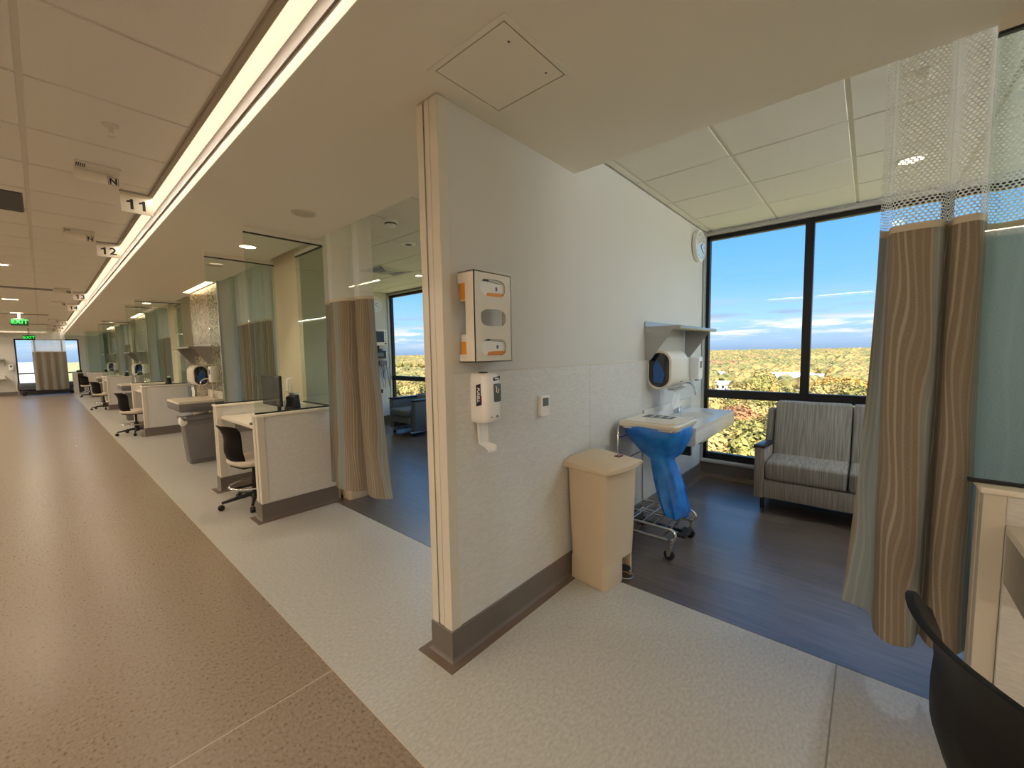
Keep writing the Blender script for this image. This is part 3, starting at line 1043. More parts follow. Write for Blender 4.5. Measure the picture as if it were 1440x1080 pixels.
# ------------------------------------------------------------------ wall-hung sink and what hangs over it
def sink(label, loc, rz, w=1.19, d=.43, group=None, apron='solid_surface', top='solid_surface'):
    """origin at the wall, floor level, middle of the sink"""
    t = thing('hand_sink', label, 'sink', loc, rz, group)
    z = .83
    bx, by, ra, rb = w * .09, -.225, .19, .135
    # top plate with an oval hole
    n = 36
    hole = [(bx + ra * math.cos(2 * math.pi * (i + .5) / n), by + rb * math.sin(2 * math.pi * (i + .5) / n)) for i in range(n)]
    tmp = MB()
    plate_hole(tmp, -w / 2, w / 2, -d, 0, hole, 0, .03)
    mb = MB()
    mb.v = [(p[0], p[2], z - p[1]) for p in tmp.v]
    mb.f = tmp.f
    mb.build('counter', top, t)
    bowl = []
    for s, dz in ((1.02, 0.0), (.97, -.02), (.88, -.07), (.66, -.11), (.3, -.125), (.1, -.128)):
        bowl.append([(bx + ra * s * math.cos(2 * math.pi * i / n), by + rb * s * math.sin(2 * math.pi * i / n), z - .004 + dz) for i in range(n)])
    MB().loft(bowl).build('basin', 'laminate_cream' if top == 'laminate_cream' else 'seat_beige', t, smooth=60)
    # apron, sloping back underneath
    MB().prism([(-d, z - .03), (0, z - .03), (0, z - .16), (-d + .02, z - .145), (-d, z - .13)], 'x', -w / 2, w / 2).build('apron', apron, t, bevel=.006)
    MB().box(-w / 2, w / 2, -.02, 0, z, z + .108).build('backsplash', top, t, bevel=.003)
    MB().lathe([(0, .56), (.05, .565), (.09, .60), (.10, .66), (.10, .69), (0, .69)], 18, (bx, by, 0)).build('trap_cover', 'plastic_white', t, smooth=50)
    MB().box(bx - .03, bx + .01, -.18, -.05, .44, .53).build('drain_bracket', 'plastic_black', t)
    fx = bx - .0
    MB().lathe([(0, z), (.028, z), (.028, z + .012), (.018, z + .02), (.015, z + .06), (0, z + .06)], 16, (fx, -.055, 0)).build('faucet_base', 'chrome', t, smooth=50)
    path = [(fx, -.055, z + .05), (fx, -.055, z + .22)] + [(fx, -.055 - .075 * (1 - math.cos(R(a))), z + .22 + .075 * math.sin(R(a))) for a in range(15, 181, 15)] + [(fx, -.207, z + .185)]
    MB().tube(path, .0095, 10).build('faucet_spout', 'chrome', t, smooth=60)
    MB().tube([(fx + .02, -.055, z + .035), (fx + .07, -.06, z + .06)], .006, 8).build('faucet_lever', 'chrome', t, smooth=60)
    return t


def towel_dispenser(label, loc, rz, group=None):
    """origin at the wall, bottom middle"""
    t = thing('towel_dispenser', label, 'towel dispenser', loc, rz, group)
    w, d, h = .40, .205, .32
    pts = [(y - d / 2, z) for y, z in rrect(d, h, .095, 8, 0, h / 2)]
    MB().prism(pts, 'x', -w / 2, w / 2).build('case', 'plastic_cream', t, bevel=.004)
    for s in (-1, 1):
        p2 = [(y - d / 2, z) for y, z in rrect(d - .036, h - .036, .08, 8, 0, h / 2)]
        MB().prism(p2, 'x', s * (w / 2 - .002), s * (w / 2 + .003)).build('side_window', 'glass_dark', t, bevel=.001)
        p3 = [(-.06, .06), (-.13, .05), (-.15, .12), (-.12, .2), (-.08, .25), (-.055, .18)]
        MB().prism(p3, 'x', s * (w / 2 + .003), s * (w / 2 + .0035)).build('window_tint', 'towel_blue', t)
    MB().box(-w * .36, w * .36, -d + .0, -d + .05, -.012, .004).build('towel_slot', 'steel', t, bevel=.003)
    MB().prism([(.02, .05), (.07, .05), (.07, .054), (.02, .054)], 'y', -d - .001, -d + .004).build('mark', 'print_grey', t)
    m2 = MB()
    rg = []
    for i in range(9):
        z = -.01 - .165 * i / 8
        rg.append([(x, -d + .028 + .004 * math.sin(40 * x + i), z) for x in [(-.09 + .02 * j) for j in range(10)]])
    m2.loft(rg, False, False)
    m2.build('paper_towel', 'paper', t, smooth=60)
    return t


def soap_dispenser(label, loc, rz, group=None):
    t = thing('soap_dispenser', label, 'soap dispenser', loc, rz, group)
    MB().prism(rrect(.125, .235, .02, 4, 0, .118), 'y', -.10, -.012).build('cover', 'plastic_white', t, bevel=.008)
    MB().box(-.058, .058, -.03, 0, .004, .232).build('back_plate', 'plastic_cream', t)
    MB().box(-.03, .03, -.1015, -.099, .12, .19).build('window', 'screen_grey', t)
    MB().box(-.02, .02, -.075, -.045, -.012, .006).build('nozzle', 'plastic_darkgrey', t)
    return t


def wall_shelf(label, loc, rz, w=1.0, group=None):
    """origin at the wall, left end, on the shelf's top"""
    t = thing('wall_shelf', label, 'shelf', loc, rz, group)
    d = .29
    MB().prism([(0, 0), (-d + .01, 0), (-d, -.008), (-d, -.022), (-d + .01, -.03), (-d + .02, -.03), (-d + .02, -.012), (0, -.012)], 'x', 0, w).build('board', 'steel', t, bevel=.002)
    MB().box(0, w, -.004, 0, -.012, .045).build('back_lip', 'steel', t)
    for x in (0, w - .02 - .003):
        MB().prism([(0, -.012), (-d + .035, -.012), (-d + .06, -.03), (-.05, -.275), (0, -.275)], 'x', x, x + .003).build('bracket', 'steel', t)
    return t


sink('white wall-hung sink with oval basin under the window side of the near partition', (3.865, P1F, 0), 0)
towel_dispenser('cream towel dispenser with dark side window above the near wall-hung sink', (3.56, P1F, 1.112), 0)
soap_dispenser('white soap dispenser beside the large window above the near sink', (4.49, P1F, 1.125), 0)
wall_shelf('steel bracket shelf above the towel dispenser on the near partition', (3.315, P1F, 1.632), 0)


def wall_clock(label, loc, rz, group=None):
    t = thing('wall_clock', label, 'clock', loc, rz, group)
    MB().lathe([(0, 0), (.155, 0), (.158, -.008), (.158, -.04), (.150, -.048), (.143, -.046), (.143, -.036), (0, -.036)], 40, (0, 0, 0), 'y').build('rim', 'plastic_white', t, smooth=40)
    MB().lathe([(0, -.036), (.143, -.036), (.143, -.038), (0, -.038)], 40, (0, 0, 0), 'y').build('dial', 'clock_face', t, smooth=40)
    for k in range(12):
        a = R(30 * k)
        MB().prism([(.118 * math.sin(a) - .004, .118 * math.cos(a) - .008), (.118 * math.sin(a) + .004, .118 * math.cos(a) - .008), (.118 * math.sin(a) + .004, .118 * math.cos(a) + .008), (.118 * math.sin(a) - .004, .118 * math.cos(a) + .008)], 'y', -.0395, -.038).build('hour_mark', 'print_black', t)
    MB().tube([(0, -.041, 0), (.055, -.041, .03)], .004, 5).build('hour_hand', 'print_black', t)
    MB().tube([(0, -.041, 0), (.08, -.041, -.06)], .003, 5).build('minute_hand', 'print_black', t)
    MB().lathe([(0, -.043), (.143, -.043), (.143, -.0445), (0, -.0445)], 40, (0, 0, 0), 'y').build('lens', 'window_glass', t)
    return t


wall_clock('round white wall clock beside the top of the large near window', (4.62, P1F, 2.515), 0)

# ------------------------------------------------------------------ two-seat sofa under the window
sf = thing('sofa', 'grey striped two-seat sofa with black arm caps on casters under the near window', 'sofa', (4.05, .09, 0))
# local: x into the room depth (front at 0), y width
W2 = .64
for s in (-1, 1):
    y0, y1 = (W2 - .075, W2) if s > 0 else (-W2, -W2 + .075)
    MB().prism([(0, .135), (.62, .135), (.62, .52), (0, .575)], 'y', y0, y1).build('arm', 'sofa_fabric', sf, bevel=.008)
    MB().prism([(-.012, .575), (.56, .55 - .02), (.56, .555), (-.012, .602)], 'y', y0 - .006, y1 + .006).build('arm_cap', 'arm_black', sf, bevel=.006)
    MB().prism([(.42, .5), (.64, .5), (.72, .85), (.56, .85)], 'y', y0 + .005, y1 - .005).build('wing', 'sofa_fabric', sf, bevel=.015)
MB().prism([(.50, .30), (.64, .30), (.70, .90), (.60, .90)], 'y', -W2 + .08, W2 - .08).build('back_frame', 'sofa_fabric', sf, bevel=.01)
MB().box(.01, .62, -W2 + .075, W2 - .075, .14, .295).build('base_panel', 'sofa_fabric', sf, bevel=.006)
for k, (a, b) in enumerate(((0.004, W2 - .078), (-W2 + .078, -.004))):
    MB().box(.0, .50, a, b, .30, .465).build('seat_cushion', 'sofa_fabric', sf, bevel=.03, seg=4)
    MB().prism([(.37, .44), (.52, .44), (.68, .93), (.535, .935)], 'y', a, b).build('back_cushion', 'sofa_fabric', sf, bevel=.022, seg=4)
for s in (-1, 1):
    for x in (.055, .52):
        y = s * (W2 - .06)
        MB().prism([(x - .025, .14), (x + .025, .14), (x + .018, .03), (x - .012, .03)], 'y', y - .014, y + .014).build('leg', 'plastic_black', sf, bevel=.003)
        MB().lathe([(0, -.012), (.022, -.012), (.027, 0), (.022, .012), (0, .012)], 14, (x + .01, y, .027), 'y').build('caster', 'plastic_darkgrey', sf, smooth=50)

# ------------------------------------------------------------------ cubicle curtains
def catmull(pts, per=7):
    P = [Vector(p) for p in pts]
    P = [P[0] * 2 - P[1]] + P + [P[-1] * 2 - P[-2]]
    out = []
    for i in range(1, len(P) - 2):
        for k in range(per):
            s = k / per
            a, b, c, d = P[i - 1], P[i], P[i + 1], P[i + 2]
            out.append(.5 * ((2 * b) + (-a + c) * s + (2 * a - 5 * b + 4 * c - d) * s * s + (-a + 3 * b - 3 * c + d) * s ** 3))
    out.append(P[-2])
    return out


def curtain(label, top, bot, z_top, z_net, z_hem, fabric='curtain_wave', hem_var=.012, group=None, rows=14, seed=1, track_x=None):
    """top / bot: plan outlines of the cloth (x, y) at the net seam and at the hem"""
    rn = random.Random(seed)
    T, B = catmull(top), catmull(bot)
    n = len(T)
    us = [0.0]
    for i in range(1, n):
        us.append(us[-1] + ((T[i] - T[i - 1]).length + (B[i] - B[i - 1]).length) / 2)
    org = (sum(p.x for p in T) / n, sum(p.y for p in T) / n, z_hem)
    t = thing('cubicle_curtain', label, 'curtain', org, 0, group)

    def sheet(z0, z1, f0, f1, rws, name, mt, th=0.0):
        mb = MB()
        mb.uv = []
        for r in range(rws + 1):
            s = r / rws
            z = z0 + (z1 - z0) * s
            f = f0 + (f1 - f0) * s
            f = f ** 1.6 if f1 > f0 else f
            for i in range(n):
                p = T[i].lerp(B[i], f)
                wob = .006 * math.sin(9 * us[i] + 4.1 * z) * f
                zz = z
                if name == 'fabric' and r == rws:
                    zz += hem_var * math.sin(7 * us[i] + seed)
                mb.v.append((p.x + wob - org[0], p.y - org[1], zz - org[2]))
                mb.uv.append((us[i], z))
        for r in range(rws):
            for i in range(n - 1):
                mb.f.append((r * n + i, r * n + i + 1, (r + 1) * n + i + 1, (r + 1) * n + i))
        return mb.build(name, mt, t, smooth=80)
    sheet(z_net, z_hem, 0.0, 1.0, rows, 'fabric', fabric)
    sheet(z_net + .028, z_net - .004, 0, 0, 1, 'seam_band', 'curtain_band')
    sheet(z_top, z_net + .024, 0, 0, 4, 'netting', 'curtain_net')
    return t


# by the near desk: striped cloth pushed together, plain cloth further along
tops = [(2.345, -.012), (2.385, -.04), (2.315, -.05), (2.30, -.12), (2.315, -.19), (2.40, -.212), (2.315, -.226), (2.30, -.285), (2.37, -.315)]
bots = [(2.46, .058), (2.43, -.04), (2.285, -.06), (2.235, -.11), (2.27, -.175), (2.38, -.20), (2.285, -.225), (2.27, -.29), (2.34, -.335)]
curtain('brown wave-striped cubicle curtain drawn together beside the near desk', tops, bots, 2.70, 1.895, .215, seed=3)
curtain('pale blue-grey cubicle curtain hanging behind the glass at the near desk',
        [(2.42, -.30), (2.50, -.36), (2.46, -.52), (2.52, -.70), (2.46, -.9), (2.52, -1.1), (2.47, -1.35), (2.5, -1.6), (2.48, -1.9)],
        [(2.44, -.31), (2.53, -.36), (2.45, -.52), (2.54, -.70), (2.45, -.9), (2.54, -1.1), (2.46, -1.35), (2.52, -1.6), (2.48, -1.9)], 2.70, 1.885, .22, 'curtain_plain', seed=5)


def fold_line(y0, y1, x, n, a, rn, flare=0.0):
    pts = []
    for i in range(n):
        s = i / (n - 1)
        pts.append((x + a * (1 if i % 2 else -1) * rn.uniform(.6, 1.2), y0 + (y1 - y0) * s + rn.uniform(-.02, .02) + flare * (s - .5)))
    return pts


rn = random.Random(8)
tp = [(1.80, 3.90), (1.86, 3.86), (1.79, 3.79), (1.77, 3.66), (1.80, 3.50), (1.90, 3.44), (1.83, 3.40), (1.85, 3.30), (1.92, 3.24)]
bt = [(1.77, 3.90), (1.85, 3.85), (1.76, 3.78), (1.73, 3.63), (1.77, 3.42), (1.88, 3.36), (1.80, 3.28), (1.80, 3.13), (1.90, 3.03)]
curtain('brown wave-striped cubicle curtain hanging beside the half-wall desk with the monitor', tp, bt, 2.70, 1.92, .215, seed=4, hem_var=.008)


def far_curtain(label, y0, y1, x, n, seed):
    rr = random.Random(seed)
    a = fold_line(y0, y1, x, n, .035, rr)
    b = [(p[0] + (p[0] - x) * .5, p[1]) for p in a]
    return curtain(label, a, b, 2.70, 1.90, .23, seed=seed, rows=6)


far_curtain('striped cubicle curtain seen through the glass screens beyond the monitor desk', 7.0, 5.75, 1.95, 16, 21)
far_curtain('striped cubicle curtain between the mosaic sink wall and the second desk', 9.95, 9.0, 2.0, 12, 22)
far_curtain('striped cubicle curtain beyond the glass screens of the second desk', 13.1, 11.9, 1.95, 14, 23)
far_curtain('striped cubicle curtain beyond the second sink wall', 16.1, 15.2, 2.0, 12, 24)
far_curtain('striped cubicle curtain beyond the glass screens of the third desk', 19.2, 18.0, 1.95, 14, 25)
far_curtain('striped cubicle curtain beyond the third sink wall', 22.2, 21.3, 2.0, 12, 26)


# ------------------------------------------------------------------ half walls, desks and glass of the nurse pods
def half_wall(label, x0, x1, y0, y1, h=.915, group=None, ends=('-x',)):
    t = thing('half_wall', label, 'half wall', ((x0 + x1) / 2, (y0 + y1) / 2, 0), 0, group)
    ox, oy = (x0 + x1) / 2, (y0 + y1) / 2
    a, b, c, d = x0 - ox, x1 - ox, y0 - oy, y1 - oy
    MB().box(a + .004, b - .004, c + .004, d - .004, 0, h).build('core', 'wall_sheet', t)
    MB().box(a - .012, b + .012, c - .012, d + .012, h, h + .022).build('cap', 'laminate_white', t, bevel=.005)
    g_ = .052
    if '-x' in ends:
        for s in (-1, 1):
            yc = c if s < 0 else d
            MB().prism([(a - .003, yc + s * .003), (a + g_, yc + s * .003), (a + g_, yc - s * .004), (a + .004, yc - s * .004), (a + .004, yc - s * g_), (a - .003, yc - s * g_)][::-s], 'z', .135, h - .002).build('corner_guard', 'cream_guard', t, bevel=.0015, seg=1)
    if '+y' in ends:
        for s in (-1, 1):
            xc = a if s < 0 else b
            MB().prism([(xc + s * .003, d + .003), (xc - s * g_, d + .003), (xc - s * g_, d - .004), (xc - s * .004, d - .004), (xc - s * .004, d - g_), (xc + s * .003, d - g_)], 'z', .135, h - .002).build('corner_guard', 'cream_guard', t, bevel=.0015, seg=1)
    path = [(b, c), (a, c), (a, d), (b, d)] if '-x' in ends else [(a, c), (a, d), (b, d), (b, c)]
    sweep_offset(path, BASE_PROF).build('baseboard', 'base_vinyl', t, smooth=True)
    sweep_offset(path, TOE_PROF).build('toe_strip', 'toe_vinyl', t, smooth=True)
    return t


def glass_screen(label, x0, x1, y0, y1, z0=.937, z1=Z_SOF, group=None):
    """upright pane (thin along x or y) with dark edge channels top and bottom"""
    ox, oy = (x0 + x1) / 2, (y0 + y1) / 2
    t = thing('glass_screen', label, 'glass screen', (ox, oy, z0), 0, group)
    a, b, c, d, h = x0 - ox, x1 - ox, y0 - oy, y1 - oy, z1 - z0
    e = .006
    MB().box(a, b, c, d, .006, h - .04).build('pane', 'screen_glass', t)
    MB().box(a - (e if x1 - x0 < .05 else 0), b + (e if x1 - x0 < .05 else 0), c - (e if y1 - y0 < .05 else 0), d + (e if y1 - y0 < .05 else 0), h - .05, h - .04).build('top_seal', 'plastic_black', t)
    MB().box(a - (e if x1 - x0 < .05 else 0), b + (e if x1 - x0 < .05 else 0), c - (e if y1 - y0 < .05 else 0), d + (e if y1 - y0 < .05 else 0), h - .04, h).build('top_channel', 'soffit_paint', t)
    MB().box(a - (e if x1 - x0 < .05 else 0), b + (e if x1 - x0 < .05 else 0), c - (e if y1 - y0 < .05 else 0), d + (e if y1 - y0 < .05 else 0), 0, .012).build('bottom_channel', 'plastic_black', t)
    return t


def worktop(label, x0, x1, y0, y1, z=.815, group=None):
    ox, oy = (x0 + x1) / 2, (y0 + y1) / 2
    t = thing('worktop', label, 'worktop', (ox, oy, 0), 0, group)
    a, b, c, d = x0 - ox, x1 - ox, y0 - oy, y1 - oy
    MB().box(a, b, c, d, z - .032, z).build('top', 'laminate_white', t, bevel=.003)
    MB().box(b - .02, b, c, d, .12, z - .032).build('modesty_panel', 'wall_sheet', t)
    MB().box(a + .12, b - .02, c, c + .004, z - .2, z - .032).build('bracket', 'steel', t)
    MB().box(a + .12, b - .02, d - .004, d, z - .2, z - .032).build('bracket', 'steel', t)
    return t


def stool(label, loc, rz, seat_z=.46, bw=.31, group=None):
    """drafting stool; the sitter faces local +x"""
    t = thing('desk_stool', label, 'stool', loc, rz, group)
    for k in range(5):
        a = R(72 * k + 20)
        ca, sa = math.cos(a), math.sin(a)
        path = [(.03 * ca, .03 * sa, .10), (.15 * ca, .15 * sa, .088), (.28 * ca, .28 * sa, .07)]
        MB().tube(path, [.022, .018, .013], 8).build('leg', 'plastic_black', t, smooth=60)
        cs = MB().lathe([(0, -.02), (.024, -.02), (.028, -.012), (.028, .012), (.024, .02), (0, .02)], 14, (0, 0, 0), 'y').build('caster', 'plastic_black', t, smooth=50)
        cs.location = (.285 * ca, .285 * sa, .028)
        cs.rotation_euler = (0, 0, a)
    MB().lathe([(0, .06), (.04, .06), (.045, .12), (.03, .13), (.03, .24), (.018, .24), (.018, seat_z - .06), (0, seat_z - .06)], 18).build('column', 'plastic_black', t, smooth=50)
    fz = max(.20, seat_z - .26)
    MB().tube([(.21 * math.cos(2 * math.pi * i / 32), .21 * math.sin(2 * math.pi * i / 32), fz) for i in range(32)], .011, 8, True).build('foot_ring', 'chrome', t, smooth=60)
    for k in range(3):
        a = R(120 * k + 60)
        MB().tube([(.025 * math.cos(a), .025 * math.sin(a), fz - .01), (.205 * math.cos(a), .205 * math.sin(a), fz)], .009, 6).build('ring_spoke', 'plastic_black', t, smooth=60)
    rg = []
    for z, s in ((-.055, .80), (-.045, .95), (-.02, 1.0), (0.0, .985), (.012, .9), (.016, .5)):
        rg.append([(x * s + .02, y * s, seat_z + z) for x, y in rrect(.42, .43, .13, 7)])
    MB().loft(rg).build('seat', 'seat_beige', t, smooth=50)
    MB().box(-.16, .14, -.12, .12, seat_z - .075, seat_z - .05).build('seat_pan', 'plastic_black', t, bevel=.01)
    # backrest: an S-curved shell, broad at the top, slightly waisted, wrapping forward at its sides
    prof = [(-.055, -.07, .74, .02), (-.03, -.14, .86, .03), (.02, -.195, .94, .045), (.09, -.22, .95, .055), (.15, -.218, .93, .05), (.20, -.212, .91, .045), (.25, -.22, .92, .05),
            (.295, -.238, .96, .055), (.325, -.256, .99, .062), (.342, -.27, .985, .066), (.352, -.28, .95, .066)]
    front, back = [], []
    m = 13
    for dz, x, wk, wr_ in prof:
        w = bw * wk
        rf, rb_ = [], []
        for j in range(m):
            s = -1 + 2 * j / (m - 1)
            wrap = wr_ * s * s
            drop = -.02 * s ** 4 if dz > .3 else 0
            rf.append((x + wrap, s * w / 2, seat_z + dz + drop))
            rb_.append((x + wrap - .014, s * w / 2 * 1.01, seat_z + dz + drop))
        front.append(rf)
        back.append(rb_)
    mb = MB()
    n = len(prof)
    for grid, flip in ((front, False), (back, True)):
        b0 = len(mb.v)
        for r in grid:
            mb.v += r
        for i in range(n - 1):
            for j in range(m - 1):
                q = (b0 + i * m + j, b0 + i * m + j + 1, b0 + (i + 1) * m + j + 1, b0 + (i + 1) * m + j)
                mb.f.append(q[::-1] if flip else q)
    nb = n * m
    for i in range(n - 1):
        mb.f.append((i * m, (i + 1) * m, nb + (i + 1) * m, nb + i * m))
        mb.f.append((i * m + m - 1, nb + i * m + m - 1, nb + (i + 1) * m + m - 1, (i + 1) * m + m - 1))
    for j in range(m - 1):
        mb.f.append((j, nb + j, nb + j + 1, j + 1))
        mb.f.append(((n - 1) * m + j, (n - 1) * m + j + 1, nb + (n - 1) * m + j + 1, nb + (n - 1) * m + j))
    mb.build('backrest', 'plastic_shell', t, smooth=50)
    return t


# the near pod, at the edge of view
half_wall('cream half wall with corner guards at the near desk by the drawn curtain', 2.16, 2.285, -2.4, -.325, ends=('+y',))
glass_screen('clear glass screen on the half wall of the near desk', 2.218, 2.228, -2.38, -.29)
worktop('white desk top with rounded front behind the black chair', 1.60, 2.157, -2.3, -.378)
stool('black shell-backed chair in the bottom corner before the near desk', (1.105, -.372, 0), R(-68), seat_z=.572, bw=.44)


def monitor(label, loc, rz):
    t = thing('monitor', label, 'monitor', loc, rz)
    MB().prism(rrect(.48, .30, .008, 3, 0, .285), 'x', -.012, .012).build('screen_case', 'plastic_black', t, bevel=.002)
    MB().prism(rrect(.46, .275, .004, 3, 0, .288), 'x', .0118, .0128).build('screen', 'screen_black', t)
    MB().box(-.05, -.012, -.05, .05, .16, .28).build('rear_housing', 'plastic_black', t, bevel=.008)
    MB().tube([(-.045, 0, .24), (-.06, 0, .1), (-.05, 0, .008)], .018, 8).build('neck', 'plastic_black', t, smooth=60)
    MB().prism(rrect(.2, .22, .04, 4, -.04, 0), 'z', 0, .012).build('foot', 'plastic_black', t, bevel=.002)
    return t


def phone(label, loc, rz, group=None):
    t = thing('desk_phone', label, 'phone', loc, rz, group)
    MB().prism([(-.09, 0), (.09, 0), (.09, .07), (.06, .085), (-.09, .02)], 'y', -.085, .085).build('base', 'plastic_black', t, bevel=.005)
    MB().tube([(-.07, .062, .045), (0, .062, .085), (.07, .062, .105)], [.024, .016, .024], 8).build('handset', 'plastic_black', t, smooth=60)
    MB().prism([(.02, .077), (.075, .097), (.075, .101), (.02, .081)], 'y', -.07, .03).build('display', 'screen_grey', t)
    for i in range(3):
        for j in range(4):
            MB().box(-.06 + j * .02, -.046 + j * .02, -.06 + i * .03, -.038 + i * .03, .03 + j * .008, .044 + j * .008).build('key', 'plastic_darkgrey', t)
    return t


def scanner(label, loc, rz):
    t = thing('document_scanner', label, 'scanner', loc, rz)
    MB().prism([(-.05, 0), (.06, 0), (.07, .05), (.03, .16), (.035, .22), (-.04, .24), (-.055, .12)], 'y', -.055, .055).build('body', 'plastic_black', t, bevel=.012)
    MB().box(-.045, .0, -.05, .05, .235, .262).build('top_feed', 'plastic_white', t, bevel=.004)
    MB().prism([(.05, .03), (.066, .055), (.045, .12), (.04, .12)], 'y', -.045, .045).build('output_slot', 'plastic_darkgrey', t)
    MB().box(-.02, .02, -.06, -.054, .05, .09).build('button_panel', 'plastic_darkgrey', t)
    return t


def wall_handset(label, loc, rz, group=None):
    """origin at wall; -y outwards"""
    t = thing('wall_handset', label, 'handset', loc, rz, group)
    MB().prism(rrect(.05, .2, .012, 3, 0, .1), 'y', -.03, 0).build('cradle', 'plastic_white', t, bevel=.004)
    MB().prism(rrect(.036, .17, .014, 3, 0, .105), 'y', -.052, -.03).build('receiver', 'plastic_white', t, bevel=.006)
    MB().box(-.01, .01, -.054, -.05, .03, .045).build('button', 'plastic_darkgrey', t)
    return t


def pod(i, y0, names, detail=True):
    """half walls at y0 and y0+1.25 with a desk and glass between them"""
    ya, yb = y0, y0 + 1.25
    xe, xb = 1.185, 1.86
    g_ = 'half walls of the desks along the corridor'
    half_wall('cream half wall on the near side of the %s' % names, xe, xb, ya, ya + .125, group=g_)
    half_wall('cream half wall on the far side of the %s' % names, xe, xb, yb, yb + .125, group=g_)
    worktop('white desk top between the half walls of the %s' % names, 1.22, 1.84, ya + .128, yb - .006, group='desk tops along the corridor')
    g2 = 'glass screens along the corridor'
    glass_screen('glass screen on the near half wall of the %s' % names, xe + .005, xb - .01, ya + .058, ya + .068, group=g2)
    glass_screen('glass screen on the far half wall of the %s' % names, xe + .005, xb - .01, yb + .058, yb + .068, group=g2)
    glass_screen('glass screen along the back of the %s' % names, xb - .008, xb + .002, ya + .07, ya + .70, group=g2)
    struct(MB().box(1.90, 2.45, ya + .72, ya + 1.52, 0, 2.8).build('pillar', 'column_paint'))
    t = thing('half_wall', 'cream half wall along the back of the %s' % names, 'half wall', (1.88, (ya + yb) / 2, 0), 0, g_)
    MB().box(-.017, .017, -.6, .67, 0, .905).build('core', 'wall_sheet', t)
    MB().box(-.019, .019, -.6, .67, .905, .925).build('cap', 'laminate_white', t, bevel=.003)


pod(0, 3.952, 'monitor desk')
stool('black drafting stool with beige seat and chrome foot ring at the monitor desk', (1.30, 4.52, 0), R(12), seat_z=.46)
monitor('black flat monitor standing on the white desk behind glass', (1.50, 4.51, .815), R(180))
scanner('black upright scanner beside the monitor behind the glass screen', (1.63, 4.36, .815), R(200))
phone('black desk phone beside the upright scanner on the monitor desk', (1.70, 4.19, .815), R(200))
MB_k = thing('keyboard', 'black keyboard near the front edge of the monitor desk', 'keyboard', (1.29, 4.2, .815), R(5))
MB().box(-.065, .065, -.09, .09, 0, .018).build('case', 'plastic_black', MB_k, bevel=.003)
for i in range(4):
    for j in range(8):
        MB().box(-.055 + i * .028, -.032 + i * .028, -.083 + j * .021, -.066 + j * .021, .018, .022).build('key', 'plastic_darkgrey', MB_k)
wall_handset('white wall handset on the cream pillar behind the monitor desk', (1.90, 5.08, .99), R(-90))

for k, nm in ((1, 'second desk'), (2, 'third desk'), (3, 'fourth desk')):
    y = 3.952 + PER * k
    pod(k, y, nm + ' down the corridor')
    stool('black drafting stool with beige seat at the %s down the corridor' % nm, (1.12 if k < 3 else 1.16, y + .50, 0), R(10 + 12 * k), seat_z=.46)
    phone('black desk phone on the %s down the corridor' % nm, (1.55, y + .3, .815), R(190), 'phones on the far desks')
    scanner('black upright scanner on the %s down the corridor' % nm, (1.66, y + .62, .815), R(180))


# ------------------------------------------------------------------ mosaic sink walls between the pods
def sink_wall(k, nm):
    y0 = 7.1 + PER * k
    w_ = struct(MB().box(1.75, 1.9, y0, y0 + 1.65, 0, Z_SOF).build('wall_mosaic', 'wall_paint'))
    MB().box(1.73, 1.75, y0 + .03, y0 + 1.62, .15, Z_SOF - .03).build('mosaic_panel', 'mosaic', w_)
    MB().box(1.725, 1.755, y0 - .004, y0 + .03, 0, Z_SOF).build('edge_trim', 'trim_metal', w_)
    MB().box(1.74, 1.75, y0 + .03, y0 + 1.62, 0, .15).build('baseboard', 'base_vinyl', w_)
    lt = thing('wall_wash_light', 'bright linear light above the %s' % nm, 'light fixture', (1.68, y0 + .9, Z_SOF), 0, 'wall wash lights over the sink walls')
    MB().box(-.045, .045, -.72, .72, -.004, .02).build('lens', 'lens_strip', lt)
    MB().box(-.05, -.045, -.725, .725, -.006, .0).build('frame', 'steel', lt)
    MB().box(.045, .05, -.725, .725, -.006, .0).build('frame', 'steel', lt)
    yc = y0 + .43
    sink('cream counter sink with grey apron on the %s' % nm, (1.73, yc, 0), R(-90), w=.80, d=.53, group='sinks on the mosaic walls', apron='plastic_grey', top='laminate_cream')
    towel_dispenser('towel dispenser with dark side window on the %s' % nm, (1.73, yc + .55, 1.0), R(-90), 'towel dispensers on the mosaic walls')
    soap_dispenser('white soap dispenser on the edge of the %s' % nm, (1.73, yc - .14, 1.07), R(-90), 'soap dispensers on the mosaic walls')
    wall_shelf('steel bracket shelf on the %s' % nm, (1.73, yc + 1.18, 1.61), R(-90), 1.1, 'shelves on the mosaic walls')
    return y0


def grey_bin(label, loc, rz):
    t = thing('rubbish_bin', label, 'trash can', loc, rz, 'grey bins beside the sinks')
    rings = [[(x, y, z) for x, y in rrect(w, d, .03, 4)] for z, w, d in ((0, .44, .22), (.02, .46, .235), (.56, .54, .27), (.60, .55, .28), (.60, .575, .305), (.632, .575, .305), (.632, .54, .27), (.60, .53, .265))]
    MB().loft(rings).build('body', 'plastic_grey', t, smooth=40)
    MB().prism([(-.2, .06), (.2, .06), (.24, .54), (-.24, .54)], 'y', -.141, -.128).build('side_panel', 'plastic_grey', t, bevel=.004)
    rings = [[(x * s, y * s, z + .01 * math.sin(5 * x * 20)) for x, y in rrect(.60, .33, .04, 4)] for z, s in ((.612, .985), (.636, .99), (.644, .98), (.638, .9))]
    MB().loft(rings, True, False).build('liner_cuff', 'plastic_grey', t, smooth=60)
    MB().loft([[(x * q - .27, y * q - .10, z) for x, y in rrect(.09, .09, .03, 4)] for z, q in ((.53, .5), (.56, 1.0), (.61, 1.1), (.645, .8))]).build('liner_knot', 'plastic_white', t, smooth=60)
    return t


